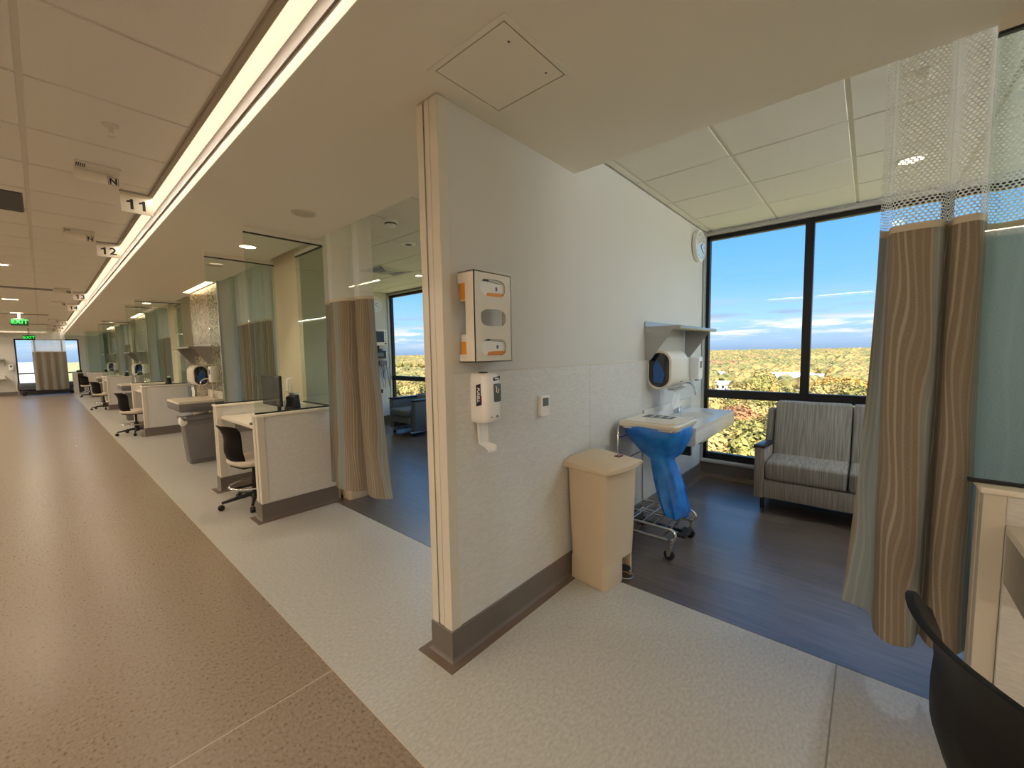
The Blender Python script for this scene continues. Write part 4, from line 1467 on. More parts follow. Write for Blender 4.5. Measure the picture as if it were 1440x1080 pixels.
nmz = ('first mosaic sink wall', 'second mosaic sink wall', 'third mosaic sink wall')
for k in range(3):
    sink_wall(k, nmz[k])
    grey_bin('grey slim rubbish bin beside the sink of the %s' % nmz[k], (1.46, 6.99 + PER * k, 0), 0)

# ------------------------------------------------------------------ the open bay beyond the near partition
pedal_bin('beige pedal bin half hidden under the striped curtain of the next bay', (2.075, 3.96, 0), R(0))
wall_clock('round white wall clock on the far wall of the next bay', (4.55, 7.68, 2.46), 0)

pm = thing('patient_monitor', 'cream patient monitor with black screen on the far wall of the next bay', 'patient monitor', (4.55, 7.68, 1.60))
MB().prism(rrect(.35, .33, .03, 4, 0, .19), 'y', -.16, -.04).build('case', 'plastic_cream', pm, bevel=.01)
MB().box(-.15, .10, -.163, -.158, .09, .31).build('screen', 'screen_black', pm)
for i in range(4):
    MB().lathe([(0, 0), (.012, 0), (.012, -.006), (0, -.006)], 10, (.135, -.16, .28 - .055 * i), 'y').build('button', 'plastic_darkgrey', pm)
MB().lathe([(0, 0), (.016, 0), (.016, -.02), (0, -.02)], 12, (.125, -.16, .06), 'y').build('dial', 'plastic_black', pm)
MB().tube([(0, -.09, .03), (0, -.09, -.05), (0, -.03, -.07)], .02, 8).build('mount_arm', 'plastic_black', pm, smooth=60)
MB().box(-.09, .07, -.14, -.02, -.075, -.05).build('mount_plate', 'plastic_black', pm, bevel=.004)
MB().box(-.1, -.08, -.06, -.0, .36, .47).build('antenna_post', 'plastic_white', pm)
md = thing('monitor_module', 'black module with small display under the patient monitor', 'monitor module', (4.56, 7.68, 1.36))
MB().box(-.14, .16, -.11, -.0, 0, .16).build('case', 'plastic_black', md, bevel=.008)
MB().box(-.10, .10, -.112, -.109, .04, .12).build('display', 'screen_grey', md)
MB().box(.16, .19, -.09, -.01, .03, .13).build('side_port', 'plastic_white', md, bevel=.004)
rc = thing('cable_rack', 'grey wall rack with hanging monitor cables and blue leads', 'cable rack', (4.56, 7.68, 1.10))
MB().box(-.13, -.0, -.06, 0, .12, .21).build('bracket', 'plastic_darkgrey', rc, bevel=.006)
MB().box(.03, .20, -.06, 0, .12, .21).build('bracket', 'plastic_grey', rc, bevel=.006)
rr = random.Random(4)
for i in range(9):
    x = -.06 + .03 * i
    dx = rr.uniform(-.03, .08)
    ln = rr.uniform(.22, .52)
    MB().tube([(x, -.05, .12), (x + dx * .3, -.07, .12 - ln * .4), (x + dx, -.06, .12 - ln)], .006, 5).build('cable', 'cable_blue' if i in (1, 2, 3) else 'cable_grey' if i % 2 else 'plastic_black', rc, smooth=60)
MB().tube([(.2, -.04, .36), (.27, -.05, .30), (.29, -.05, .18), (.25, -.05, .06), (.17, -.05, .02)], .004, 5).build('cable', 'cable_grey', rc, smooth=60)
MB().box(.04, .07, -.075, -.045, -.46, -.38).build('plug', 'plastic_black', rc, bevel=.004)

# recliner by the window of that bay, seen from its side
rl = thing('recliner', 'dark grey-blue recliner chair beside the window of the next bay', 'recliner', (4.52, 6.25, 0), R(0))
for s in (-1, 1):
    y0, y1 = (-.40, -.27) if s < 0 else (.27, .40)
    MB().box(-.36, .32, y0, y1, .10, .62).build('arm', 'recliner_fabric', rl, bevel=.02, seg=3)
    MB().box(-.37, .30, y0 - .005, y1 + .005, .62, .645).build('arm_cap', 'arm_black', rl, bevel=.006)
MB().box(-.40, .25, -.265, .265, .22, .34).build('base_panel', 'recliner_fabric', rl, bevel=.015)
MB().box(-.44, .15, -.262, .262, .34, .47).build('seat_cushion', 'recliner_fabric', rl, bevel=.04, seg=4)
MB().prism([(.08, .42), (.24, .42), (.33, .68), (.18, .68)], 'y', -.262, .262).build('back_cushion', 'recliner_fabric', rl, bevel=.03, seg=4)
MB().box(-.38, .25, -.3, -.26, .05, .09).build('base_rail', 'chrome', rl, bevel=.008)
MB().box(-.38, .25, .26, .3, .05, .09).build('base_rail', 'chrome', rl, bevel=.008)
for x in (-.34, .2):
    for y in (-.28, .28):
        MB().lathe([(0, -.012), (.025, -.012), (.028, 0), (.025, .012), (0, .012)], 14, (x, y, .028), 'y').build('caster', 'plastic_black', rl, smooth=50)

# dark pedestal just behind the half wall
dk = thing('pedestal_base', 'dark metal pedestal foot beside the pedal bin behind the half wall', 'pedestal', (1.93, 4.05, 0))
MB().prism(rrect(.07, .16, .012, 3), 'z', 0, .02).build('foot', 'plastic_black', dk, bevel=.003)
MB().prism(rrect(.05, .05, .008, 3), 'z', .02, .78).build('post', 'plastic_black', dk, bevel=.002)
MB().prism(rrect(.07, .12, .012, 3), 'z', .78, .80).build('top_plate', 'plastic_black', dk, bevel=.003)

# ------------------------------------------------------------------ ceiling fixtures
def downlight(label, loc, on, r=.075, power=0.0, group=None, blend=.6, size=80, color=(1.0, .84, .62)):
    t = thing('downlight', label, 'downlight', loc, 0, group)
    MB().lathe([(r, 0), (r + .014, 0), (r + .014, -.005), (r, -.008), (r - .006, -.004), (r - .006, 0)], 28).build('trim_ring', 'ceiling_tee', t, smooth=50)
    MB().lathe([(0, -.001), (r - .004, -.001), (r - .004, -.003), (0, -.003)], 28).build('lens', 'lens_on' if on else 'lens_off', t)
    if power:
        ld = bpy.data.lights.new('downlight_lamp', 'SPOT')
        ld.energy = power
        ld.color = color
        ld.spot_size = R(size)
        ld.spot_blend = blend
        ld.shadow_soft_size = .05
        lo = bpy.data.objects.new('downlight_lamp', ld)
        COL.objects.link(lo)
        lo.parent = t
        lo.location = (0, 0, -.02)
    return t


dg = 'downlights in the soffit'
downlight('lit round downlight in the soffit above the monitor desk', (1.43, 4.71, Z_SOF), True, power=26, group=dg)
downlight('unlit round downlight in the soffit before the monitor desk', (1.41, 3.33, Z_SOF), False, group=dg)
downlight('unlit round downlight in the soffit beyond the monitor desk', (1.44, 5.92, Z_SOF), False, group=dg)
for k, nm in ((1, 'second'), (2, 'third'), (3, 'fourth')):
    downlight('lit round downlight above the %s desk down the corridor' % nm, (1.45, 4.71 + PER * k, Z_SOF), True, power=26, group=dg)
NEUTRAL = (.70, .88, 1.0)
downlight('lit round downlight in the tiled ceiling of the near bay', (4.04, -.165, Z_BAY), True, .07, power=44, size=165, color=NEUTRAL)
downlight('added unseen downlight behind the plain curtain brightening the near bay', (3.4, -1.7, Z_BAY), True, .07, power=44, size=165, color=NEUTRAL)  # extra lamp out of view, added to light the partition wall
downlight('lit round downlight in the tiled ceiling of the next bay', (4.15, 5.6, Z_BAY), True, .06, power=40, size=165, color=NEUTRAL)
downlight('added unseen downlight behind the near partition brightening the next bay', (3.3, 2.5, Z_BAY), True, .06, power=40, size=165, color=NEUTRAL)  # added out of sight as fill for this bay


ob_ = thing('fill_uplight', 'added unseen wall uplight brightening the ceiling of the near bay', 'light fixture', (3.5, -2.9, 2.1))  # unseen fill light, added to lift the bay ceiling
MB().prism([(0, 0), (.10, .02), (.11, .09), (0, .105)], 'x', -.6, .6).build('housing', 'plastic_white', ob_, bevel=.006)
MB().box(-.58, .58, .012, .085, .108, .112).build('diffuser', 'lens_strip', ob_)
ld_ = bpy.data.lights.new('fill_uplight_lamp', 'AREA')
ld_.shape = 'RECTANGLE'
ld_.size, ld_.size_y = 1.1, .08
ld_.energy = 115
ld_.color = (.86, .94, 1.0)
lo_ = bpy.data.objects.new('fill_uplight_lamp', ld_)
COL.objects.link(lo_)
lo_.parent = ob_
lo_.location = (0, .05, .13)
lo_.rotation_euler = (R(160), 0, 0)


def sprinkler(label, loc):
    t = thing('sprinkler', label, 'sprinkler', loc, 0, 'ceiling sprinklers')
    MB().lathe([(0, 0), (.036, 0), (.034, -.006), (.012, -.01), (.010, -.035), (.006, -.04), (0, -.04)], 20).build('escutcheon', 'ceiling_tee', t, smooth=50)
    MB().lathe([(0, -.058), (.018, -.058), (.018, -.061), (0, -.061)], 16).build('deflector', 'ceiling_tee', t)
    for s in (-1, 1):
        MB().tube([(s * .010, 0, -.034), (s * .012, 0, -.047), (s * .004, 0, -.059)], .002, 5).build('frame_arm', 'ceiling_tee', t)
    return t


sprinkler('white sprinkler head in the corridor ceiling before the sign numbered 11', (.328, 3.077, Z_COR))
sprinkler('white sprinkler head in the tiled ceiling of the near bay', (2.80, -.152, Z_BAY))

sm = thing('smoke_detector', 'white smoke detector on the ceiling of the next bay', 'smoke detector', (2.29, 3.51, Z_BAY))
MB().lathe([(0, 0), (.068, 0), (.068, -.014), (.055, -.02), (.052, -.045), (.035, -.058), (0, -.058)], 28).build('body', 'plastic_white', sm, smooth=40)
MB().lathe([(.0535, -.026), (.0555, -.026), (.0555, -.038), (.0535, -.038)], 28).build('vent_band', 'plastic_darkgrey', sm)
sp_ = thing('ceiling_speaker', 'flat round ceiling speaker with dark centre in the next bay', 'speaker', (2.89, 4.08, Z_BAY))
MB().lathe([(0, 0), (.085, 0), (.085, -.006), (.06, -.012), (0, -.012)], 28).build('plate', 'plastic_white', sp_, smooth=40)
MB().lathe([(0, -.012), (.04, -.012), (.04, -.015), (0, -.015)], 24).build('grille', 'plastic_darkgrey', sp_)

df = thing('air_diffuser', 'square louvred air diffuser in the ceiling of the next bay', 'air vent', (3.555, 5.58, Z_BAY))
for i, (s, z) in enumerate(((.29, 0), (.22, -.008), (.15, -.014))):
    mb = MB()
    rg = []
    for dz, e in ((0, 0), (-.012, .012), (-.018, .03), (-.002, .055)):
        rg.append([(-s + e, -s + e, z + dz), (s - e, -s + e, z + dz), (s - e, s - e, z + dz), (-s + e, s - e, z + dz)])
    mb.loft(rg, True, False)
    mb.build('louvre', 'steel' if i else 'ceiling_tee', df)
MB().box(-.28, .28, -.28, .28, -.002, .004).build('throat', 'plastic_black', df)
MB().box(-.08, .08, -.08, .08, -.03, -.02).build('centre_plate', 'steel', df)

ln = thing('linear_light', 'slim lit linear light in the ceiling of the next bay', 'light fixture', (3.89, 6.9, Z_BAY))
MB().box(-.03, .03, -.5, .5, -.004, .01).build('lens', 'lens_strip', ln)
MB().box(-.036, -.03, -.506, .506, -.006, .0).build('frame', 'ceiling_tee', ln)
MB().box(.03, .036, -.506, .506, -.006, .0).build('frame', 'ceiling_tee', ln)
ln2 = dup(ln, (3.13, 6.85, Z_BAY), 0, 'slim lit linear light in the ceiling behind the netting of the next bay')

ap = thing('access_panel', 'square painted access panel in the soffit above the near partition', 'access panel', (1.262, 1.132, Z_SOF))
s = .203
for a, b, c, d in ((-s, s, -s, -s + .022), (-s, s, s - .022, s), (-s, -s + .022, -s + .022, s - .022), (s - .022, s, -s + .022, s - .022)):
    MB().box(a, b, c, d, -.004, 0).build('frame', 'soffit_paint', ap, bevel=.001, seg=1)
MB().box(-s + .027, s - .027, -s + .027, s - .027, -.0025, 0).build('door', 'soffit_paint', ap)
MB().box(-s + .022, s - .022, -s + .022, s - .022, -.0006, 0).build('gap', 'trim_taupe', ap)
for x in (-.10, .12):
    MB().lathe([(0, 0), (.005, 0), (.005, -.001), (0, -.001)], 10, (x, -.13, -.0025)).build('latch', 'base_vinyl', ap)

# hanging bay numbers
WORDS = {'11': 'eleven', '12': 'twelve', '13': 'thirteen', '14': 'fourteen', '15': 'fifteen', '16': 'sixteen', '17': 'seventeen', '18': 'eighteen'}
for num, y in (('11', 4.18), ('12', 6.15), ('13', 10.95), ('14', 13.35), ('15', 19.1), ('16', 22.0), ('17', 24.4), ('18', 26.2)):
    t = thing('bay_sign', 'cream hanging sign with the number %s beside the corridor light' % WORDS[num], 'sign', (.553, y, Z_COR), 0, 'hanging bay number signs')
    MB().box(-.092, .092, -.012, .012, -.012, 0).build('ceiling_bracket', 'steel', t)
    MB().prism([(-.09, -.012), (.09, -.012), (.09, -.152), (-.09, -.152)], 'y', -.003, .003).build('plate', 'laminate_white', t, bevel=.001)
    MB().box(-.09, .09, -.005, .005, -.032, -.012).build('plate_holder', 'laminate_cream', t)
    for q, ch in enumerate(num):
        xq = -.034 if q == 0 else .034
        if ch == '1':
            MB().prism([(xq - .004, -.127), (xq + .013, -.127), (xq + .013, -.055), (xq + .0, -.055), (xq - .008, -.064), (xq - .024, -.069), (xq - .024, -.082), (xq - .004, -.077)], 'y', -.0042, -.003).build('numeral', 'print_black', t)
        else:
            text('numeral', ch, .098, 'print_black', t, (xq, -.0036, -.091), (R(90), 0, 0), .0026, sx=1.15)
    b = thing('ceiling_locator', 'white ceiling locator marked with a letter beside the sign for bay %s' % WORDS[num], 'locator', (.325, y - .33, Z_COR), 0, 'ceiling locator boxes')
    MB().box(-.105, .105, -.11, .02, -.012, 0).build('base_plate', 'ceiling_tee', b, bevel=.003)
    MB().box(-.105, .105, .014, .02, -.078, -.012).build('face_plate', 'laminate_white', b, bevel=.001)
    for i in range(5):
        MB().box(-.098 + i * .009, -.093 + i * .009, -.10, -.03, -.0135, -.011).build('grille_slot', 'print_black', b)
    text('letter', 'N', .052, 'print_black', b, (.076, .0134, -.052), (R(90), 0, 0), .002)
    for q in ((.05, .102, -.026, -.0235), (.05, .102, -.0755, -.073), (.05, .0525, -.0755, -.0235), (.0995, .102, -.0755, -.0235)):
        MB().box(q[0], q[1], .013, .0145, q[2], q[3]).build('letter_frame', 'print_black', b)

# return grille, slot vents, rectangular lights and exit signs of the corridor ceiling
rg_ = thing('return_grille', 'dark square return air grille in the corridor ceiling', 'air vent', (-.30, 5.06, Z_COR))
MB().box(-.295, .295, -.295, .295, -.004, 0).build('backing', 'plastic_darkgrey', rg_)
for i in range(24):
    y = -.28 + i * .0245
    MB().box(-.285, .285, y - .004, y + .004, -.010, -.004).build('slat', 'plastic_grey', rg_)
for j, (x, y) in enumerate(((-.20, 10.9), (-.20, 17.0), (-.2, 21.5))):
    v = thing('slot_vent', ('nearest', 'middle', 'farthest')[j] + ' dark slot vent across the corridor ceiling', 'air vent', (x, y, Z_COR), 0, 'slot vents in the corridor ceiling')
    MB().box(-.42, .42, -.09, .09, -.004, 0).build('backing', 'plastic_black', v)
    for i in range(4):
        MB().box(-.42, .42, -.085 + i * .05, -.07 + i * .05, -.012, -.003).build('blade', 'steel', v)
for j, (x, y) in enumerate(((-.30, 8.4), (-.32, 13.0), (-.33, 16.6), (-.33, 20.2))):
    v = thing('ceiling_light', ('first', 'second', 'third', 'fourth')[j] + ' small rectangular light along the corridor ceiling', 'light fixture', (x, y, Z_COR), 0, 'rectangular corridor lights')
    MB().box(-.10, .10, -.05, .05, -.006, 0).build('lens', 'lens_on', v)
    ld = bpy.data.lights.new('ceiling_lamp', 'AREA')
    ld.shape = 'RECTANGLE'
    ld.size, ld.size_y = .19, .09
    ld.energy = 9
    ld.color = (1.0, .86, .68)
    lo = bpy.data.objects.new('ceiling_lamp', ld)
    COL.objects.link(lo)
    lo.parent = v
    lo.location = (0, 0, -.008)
    MB().box(-.108, .108, -.058, -.05, -.009, 0).build('frame', 'ceiling_tee', v)
    MB().box(-.108, .108, .05, .058, -.009, 0).build('frame', 'ceiling_tee', v)
for j, (x, y, z) in enumerate(((-.30, 16.8, 2.36), (-.24, 24.2, 2.22))):
    v = thing('exit_sign', ('green lit exit sign hanging in the middle of the corridor', 'green lit exit sign hanging before the far window')[j], 'exit sign', (x, y, z), 0)
    MB().box(-.15, .15, -.02, .02, 0, .19).build('housing', 'exit_face', v, bevel=.006)
    text('lettering', 'EXIT', .145, 'exit_letter', v, (0, -.0215, .095), (R(90), 0, 0), .0)
    MB().box(-.02, .02, -.01, .01, .19, Z_COR - z).build('hanger', 'steel', v)

# ------------------------------------------------------------------ far end of the corridor
cx = [(-.22, 25.62), (-.12, 25.55), (0.0, 25.63), (.12, 25.55), (.25, 25.62), (.36, 25.54), (.47, 25.62), (.60, 25.56), (.72, 25.62)]
curtain('striped curtain drawn across in front of the far end window', cx, [(x, y + (y - 25.59) * .4) for x, y in cx], 2.62, 1.78, .22, seed=31, rows=6)
bd = thing('hospital_bed', 'dark wheeled hospital bed standing behind the far end curtain', 'bed', (.2, 26.4, 0))
MB().box(-.9, .75, -.42, .42, .26, .34).build('frame', 'plastic_darkgrey', bd, bevel=.01)
MB().box(-.88, .73, -.41, .41, .34, .50).build('mattress', 'recliner_fabric', bd, bevel=.03)
MB().box(-.93, -.9, -.40, .40, .2, .82).build('head_board', 'plastic_cream', bd, bevel=.01)
MB().box(.75, .78, -.40, .40, .2, .72).build('foot_board', 'plastic_cream', bd, bevel=.01)
for x in (-.75, .6):
    for y in (-.35, .35):
        MB().box(x - .02, x + .02, y - .02, y + .02, .08, .26).build('leg', 'plastic_darkgrey', bd)
        MB().lathe([(0, -.02), (.05, -.02), (.06, 0), (.05, .02), (0, .02)], 14, (x, y, .06), 'y').build('caster', 'rubber', bd, smooth=50)
kc = thing('work_counter', 'cream side counter with dark opening beside the far end curtain', 'counter', (1.02, 26.2, 0))
MB().box(-.17, -.02, -.3, .3, 0, .86).build('side_panel', 'laminate_cream', kc)
MB().box(.16, .19, -.3, .3, 0, .86).build('side_panel', 'laminate_cream', kc)
MB().box(-.18, .2, -.32, .32, .86, .89).build('top', 'laminate_white', kc, bevel=.003)
MB().box(-.02, .16, .2, .22, 0, .86).build('back_panel', 'base_vinyl', kc)
phone('black desk phone on the counter at the far end', (1.06, 26.05, .89), R(-90), 'phones on the far desks')
soap_dispenser('white soap dispenser on the end wall beside the far window', (-.84, END_Y, 1.06), 0)
sink('small white sink at the end wall left of the far window', (-1.36, END_Y, 0), 0, w=.7, d=.42)
wall_shelf('small steel shelf above the sink on the end wall', (-1.6, END_Y, 1.5), 0, .62)

# ------------------------------------------------------------------ outdoors: seven storeys below
GZ = -23.0
gd = MB()
gd.loft([[(r_ * math.cos(2 * math.pi * i / 64), r_ * math.sin(2 * math.pi * i / 64), GZ - .01) for i in range(64)] for r_ in (5.0, 300, 6000)], True, False)
struct(gd.build('ground', 'ground_scrub'))


def leaf_cloud(seed, lumps, n, size, flat=1.0):
    """crown: leafy clumps over a set of lumps (x, y, z, r), plus a core inside each"""
    rn = random.Random(seed)
    mb = MB()
    for (x, y, z, r) in lumps:
        bm = bmesh.new()
        bmesh.ops.create_icosphere(bm, subdivisions=2, radius=r * .86)
        for v in bm.verts:
            v.co *= 1 + rn.uniform(-.12, .12)
        vs = [(v.co.x + x, v.co.y + y, v.co.z * flat + z) for v in bm.verts]
        fs = [tuple(v.index for v in f.verts) for f in bm.faces]
        bm.free()
        mb.add(vs, fs)
    tot = sum(l[3] ** 2 for l in lumps)
    for (x, y, z, r) in lumps:
        for _ in range(int(n * r * r / tot)):
            d = Vector((rn.gauss(0, 1), rn.gauss(0, 1), rn.gauss(0, 1) + .35)).normalized()
            p = Vector((x, y, z)) + Vector((d.x, d.y, d.z * flat)) * r * rn.uniform(.84, 1.1)
            nrm = (d + Vector((rn.uniform(-.7, .7), rn.uniform(-.7, .7), rn.uniform(-.3, .7)))).normalized()
            a = nrm.cross(Vector((rn.uniform(-1, 1), rn.uniform(-1, 1), rn.uniform(-1, 1)))).normalized()
            b = nrm.cross(a)
            s1, s2 = size * rn.uniform(.6, 1.2), size * rn.uniform(.35, .8)
            mb.add([p - a * s1 - b * s2 * .3, p + b * s2, p + a * s1 + b * s2 * .2, p - b * s2], [(0, 1, 2, 3)])
    return mb


rnd = random.Random(77)
CROWN = {}
for kind, leaf, nv in (('olive', 'leaf_olive', 3), ('green', 'leaf_green', 3), ('gold', 'leaf_gold', 2), ('rust', 'leaf_rust', 1)):
    CROWN[kind] = []
    for v in range(nv):
        lumps = [(0, 0, 6.2, 3.0)]
        for i in range(rnd.randint(5, 8)):
            a = rnd.uniform(0, 6.28)
            rr_ = rnd.uniform(1.8, 3.2)
            lumps.append((rr_ * math.cos(a), rr_ * math.sin(a), rnd.uniform(4.6, 7.4), rnd.uniform(1.5, 2.4)))
        mb = leaf_cloud(rnd.randint(0, 9999), lumps, 1500, .42)
        ob = mb.build('crown', leaf)
        CROWN[kind].append(ob.data)
        bpy.data.objects.remove(ob)
tk = MB().tube([(0, 0, 0), (.15, .1, 2.5), (0, .2, 5.5)], [.32, .24, .15], 7).build('trunk', 'bark', smooth=60)
TRUNK = tk.data
bpy.data.objects.remove(tk)
pmb = MB()
for i in range(22):
    a = 2 * math.pi * i / 22 + rnd.uniform(-.1, .1)
    el = rnd.uniform(-.5, .95)
    ln_ = rnd.uniform(1.7, 2.4)
    prev = None
    for s in range(6):
        f = s / 5
        rr_ = ln_ * f * math.cos(el * (1 - f * .3))
        z = 7.0 + ln_ * f * math.sin(el) - 1.0 * f * f
        w = .34 * math.sin(math.pi * min(1, .15 + f * .85)) + .03
        c = Vector((rr_ * math.cos(a), rr_ * math.sin(a), z))
        sd2 = Vector((-math.sin(a), math.cos(a), 0)) * w
        cur = (c - sd2 - Vector((0, 0, w * .5)), c, c + sd2 - Vector((0, 0, w * .5)))
        if prev:
            b0 = len(pmb.v)
            pmb.v += [tuple(q) for q in prev + cur]
            pmb.f += [(b0, b0 + 1, b0 + 4, b0 + 3), (b0 + 1, b0 + 2, b0 + 5, b0 + 4)]
        prev = cur
po = pmb.build('crown', 'leaf_palm')
PALM = po.data
bpy.data.objects.remove(po)
pt = MB().tube([(0, 0, 0), (.05, 0, 3.5), (0, 0, 7.0)], [.2, .17, .15], 7).build('trunk', 'bark', smooth=60)
PTRUNK = pt.data
bpy.data.objects.remove(pt)

HOUSES = [(322, 38.5, 22, 16, 'roof_white', 'pale flat white-roofed building among the trees beyond the near window', 5.0, 0.15),
          (226, 24.5, 15, 10, 'roof_brown', 'low house with a tan roof among the trees beyond the near window', 3.2, .1),
          (209, 50.5, 12, 9, 'roof_brown', 'tan-roofed house at the left edge of the near window view', 3.2, -.3),
          (352, 94, 16, 12, 'roof_white', 'white-roofed house far off at the left edge of the window view', 4.0, .3),
          (268, 68.5, 13, 9, 'roof_white', 'small white house among the trees left in the window view', 3.4, -.2),
          (228, 48.5, 11, 8, 'roof_grey', 'grey-roofed house nearest to the left window edge', 3.2, .35),
          (355, 25, 14, 10, 'roof_grey', 'grey-roofed house beyond the middle window mullion', 4.0, .2)]
KIND_LABEL = {'olive': 'broad olive-green tree in the wooded view outside', 'green': 'leafy green tree in the wooded view outside',
              'gold': 'golden autumn-coloured tree in the wooded view outside', 'rust': 'rust-brown tree in the wooded view outside',
              'palm': 'fan palm in the wooded view outside'}


def clear_of_houses(x, y, marg):
    for hx, hy, w, d, *_ in HOUSES:
        if math.hypot(x - hx, y - hy) < w * .75:
            return False
        # keep the sight line to the house mostly open
        rh = math.hypot(hx, hy)
        s = (x * hx + y * hy) / rh
        if rh - 68 < s < rh and abs(x * hy - y * hx) / rh < w * .55:
            return False
    return True


spots = []
for (a0, a1, rmin, rmax) in ((70, 105, 58, 700), (31, 40, 60, 500)):
    r_ = rmin
    while r_ < rmax:
        st = 7.2 if r_ < 300 else 9.5
        na = max(1, int((a1 - a0) * math.pi / 180 * r_ / st))
        for i in range(na):
            az = R(a0 + (a1 - a0) * (i + rnd.uniform(0, 1)) / na)
            rr_ = r_ + rnd.uniform(-2.5, 2.5)
            x, y = rr_ * math.sin(az), rr_ * math.cos(az)
            if clear_of_houses(x, y, 6):
                spots.append((rr_, x, y))
        r_ += st * .95
spots.sort()
near_spots, far_spots = spots[:300], spots[300:]


def kind_at(x, y):
    n = math.sin(x * .031 + 1.3) + math.sin(y * .047 + .4) + rnd.uniform(-1.2, 1.2)
    if n > 1.55:
        return 'gold'
    if n < -1.9:
        return 'rust'
    if rnd.random() < .07:
        return 'palm'
    return 'green' if rnd.random() < .45 else 'olive'


for (d_, x, y) in near_spots:
    kd = kind_at(x, y)
    if d_ < 96 and kd in ('gold', 'rust'):
        kd = 'olive'
    if 96 < d_ < 128 and rnd.random() < .4:
        kd = 'rust' if rnd.random() < .6 else 'gold'
    t = thing('palm_tree' if kd == 'palm' else 'broadleaf_tree', KIND_LABEL[kd], 'tree', (x, y, GZ), rnd.uniform(0, 6.28), kd + ' trees outside the windows')
    s = rnd.uniform(.85, 1.35)
    t.scale = (s, s, s * rnd.uniform(.85, 1.15))
    c = bpy.data.objects.new('crown', PALM if kd == 'palm' else rnd.choice(CROWN[kd]))
    tr_ = bpy.data.objects.new('trunk', PTRUNK if kd == 'palm' else TRUNK)
    for o in (c, tr_):
        COL.objects.link(o)
        o.parent = t

# the wood beyond: one mesh of crowns, too many and too small to tell apart
ico = bmesh.new()
bmesh.ops.create_icosphere(ico, subdivisions=2, radius=1.0)
IV = [v.co.copy() for v in ico.verts]
IF = [tuple(v.index for v in f.verts) for f in ico.faces]
ico.free()
ico = bmesh.new()
bmesh.ops.create_icosphere(ico, subdivisions=1, radius=1.0)
JV = [v.co.copy() for v in ico.verts]
JF = [tuple(v.index for v in f.verts) for f in ico.faces]
ico.free()
for az0, az1, r_ in ((66, 110, 700), (25, 66, 700), (40.5, 69.5, 60), (20, 30.5, 60), (105.5, 118, 60)):
    lim = 700 if r_ == 60 else 3000
    while r_ < lim:
        st = 12 + (r_ - 700) * .012 if r_ >= 700 else 9.0
        na = int((az1 - az0) * math.pi / 180 * r_ / st)
        for i in range(na):
            az = R(az0 + (az1 - az0) * (i + rnd.uniform(0, 1)) / na)
            far_spots.append((r_, r_ * math.sin(az), r_ * math.cos(az)))
        r_ += st * (1.8 if r_ >= 700 else .95)
fv, ff, fm = [], [], []
fm_names = ['far_olive', 'far_green', 'far_gold', 'far_rust']
for (d_, x, y) in far_spots:
    kd = {'olive': 0, 'green': 1, 'gold': 2, 'rust': 3, 'palm': 1}[kind_at(x * .6, y * .6)]
    big = d_ < 300
    V_, F_ = (IV, IF) if big else (JV, JF)
    rad = rnd.uniform(3.6, 6.2) * (1 if d_ < 700 else 1.3 + (d_ - 700) * .0006)
    zc = GZ + rnd.uniform(4.2, 6.5) + (0 if d_ < 700 else 1.0)
    b0 = len(fv)
    jit = .24 if big else .2
    for v in V_:
        q = 1 + rnd.uniform(-jit, jit)
        fv.append((x + v.x * rad * q, y + v.y * rad * q, zc + v.z * rad * .8 * q))
    ff += [tuple(i + b0 for i in f) for f in F_]
    fm += [kd] * len(F_)
me = bpy.data.meshes.new('distant_trees')
me.from_pydata(fv, [], ff)
for nm in fm_names:
    me.materials.append(MAT[nm])
me.polygons.foreach_set('material_index', fm)
me.update()
fo = bpy.data.objects.new('distant_trees', me)
COL.objects.link(fo)
tag(fo, 'distant autumn woodland stretching to the horizon outside the windows', 'woodland', kind='stuff')

for (x, y, w, d, rf, lab, h, rz) in HOUSES:
    t = thing('house', lab, 'house', (x, y, GZ), rz)
    MB().box(-d / 2, d / 2, -w / 2, w / 2, 0, h).build('wall', 'house_wall', t)
    MB().prism([(-d / 2 - .6, h), (d / 2 + .6, h), (d * .1, h + d * .2), (-d * .1, h + d * .2)], 'y', -w / 2 - .6, w / 2 + .6).build('roof', rf, t)
    k = 0
    yy = -w / 2 + 1.5
    while yy < w / 2 - 1.2:
        MB().box(-d / 2 - .06, -d / 2 + .02, yy - .6, yy + .6, h * .3, h * .8).build('window', 'glass_dark', t)
        yy += 3.0
t = thing('parking_building', 'white parking building outside the far end window', 'building', (-8, 75, GZ))
MB().box(-20, 9, 0, 20, 0, 24.2).build('wall', 'concrete', t)
MB().box(-20.3, 9.3, -.4, 20, 20.6, 23.9).build('parapet', 'roof_white', t)
for i in range(5):
    MB().box(-20, 9, -.1, .2, 2.5 + 3.6 * i, 4.6 + 3.6 * i).build('opening', 'glass_dark', t)


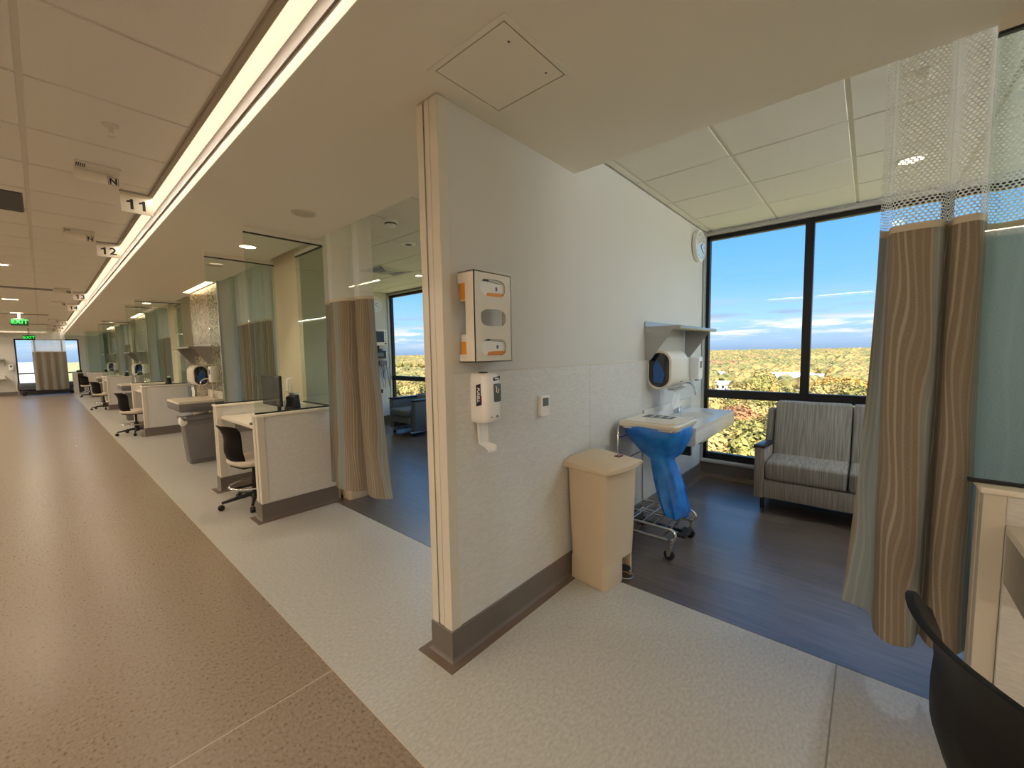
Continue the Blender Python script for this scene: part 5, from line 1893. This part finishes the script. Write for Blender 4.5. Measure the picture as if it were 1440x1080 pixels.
# ------------------------------------------------------------------ pieces of parts go under their part
NEST = {'desk_stool': {'caster': 'leg', 'ring_spoke': 'foot_ring', 'seat_pan': 'seat'},
        'sofa': {'arm_cap': 'arm', 'caster': 'leg'}, 'recliner': {'arm_cap': 'arm', 'caster': 'base_rail'},
        'hospital_bed': {'caster': 'leg'},
        'linen_hamper': {'caster': 'caster_stem', 'caster_fork': 'caster_stem'},
        'towel_dispenser': {'window_tint': 'side_window'},
        'wall_clock': {'hour_mark': 'dial', 'hour_hand': 'dial', 'minute_hand': 'dial'},
        'glove_box': {'side_print': 'carton', 'front_print': 'carton', 'front_rule': 'carton', 'front_mark': 'carton'},
        'bay_sign': {'numeral': 'plate'},
        'ceiling_locator': {'letter': 'face_plate', 'letter_frame': 'face_plate', 'grille_slot': 'base_plate'},
        'thermostat': {'display': 'case', 'button': 'case'}, 'pedal_bin': {'sticker_print': 'sticker', 'sticker': 'lid'},
        'patient_monitor': {'button': 'case', 'dial': 'case', 'screen': 'case'},
        'desk_phone': {'key': 'base', 'display': 'base'}, 'keyboard': {'key': 'case'}, 'exit_sign': {'lettering': 'housing'},
        'house': {'window': 'wall'}, 'cubicle_curtain': {'seam_band': 'fabric'},
        'hand_sink': {'faucet_lever': 'faucet_base', 'faucet_spout': 'faucet_base', 'basin': 'counter'},
        'monitor': {'screen': 'screen_case', 'rear_housing': 'screen_case'},
        'sanitizer_dispenser': {'refill_fold': 'refill_window', 'side_badge_edge': 'side_badge'},
        'access_panel': {'latch': 'door'}, 'half_wall': {'toe_strip': 'baseboard'}}


def stem_of(o):
    return o.name.split('.')[0]


def middle(o):
    c = sum((Vector(b) for b in o.bound_box), Vector()) / 8
    return o.matrix_basis @ c


for root in [o for o in COL.objects if o.parent is None]:
    rules = NEST.get(stem_of(root))
    if not rules:
        continue
    kids = list(root.children)
    for ch in kids:
        want = rules.get(stem_of(ch))
        hosts = [k for k in kids if stem_of(k) == want and k is not ch]
        if not hosts:
            continue
        if stem_of(ch) == 'sticker_print':
            ch.parent = [k for k in kids if stem_of(k) == 'lid'][0]
            continue
        ch.parent = min(hosts, key=lambda k: (middle(k) - middle(ch)).length)
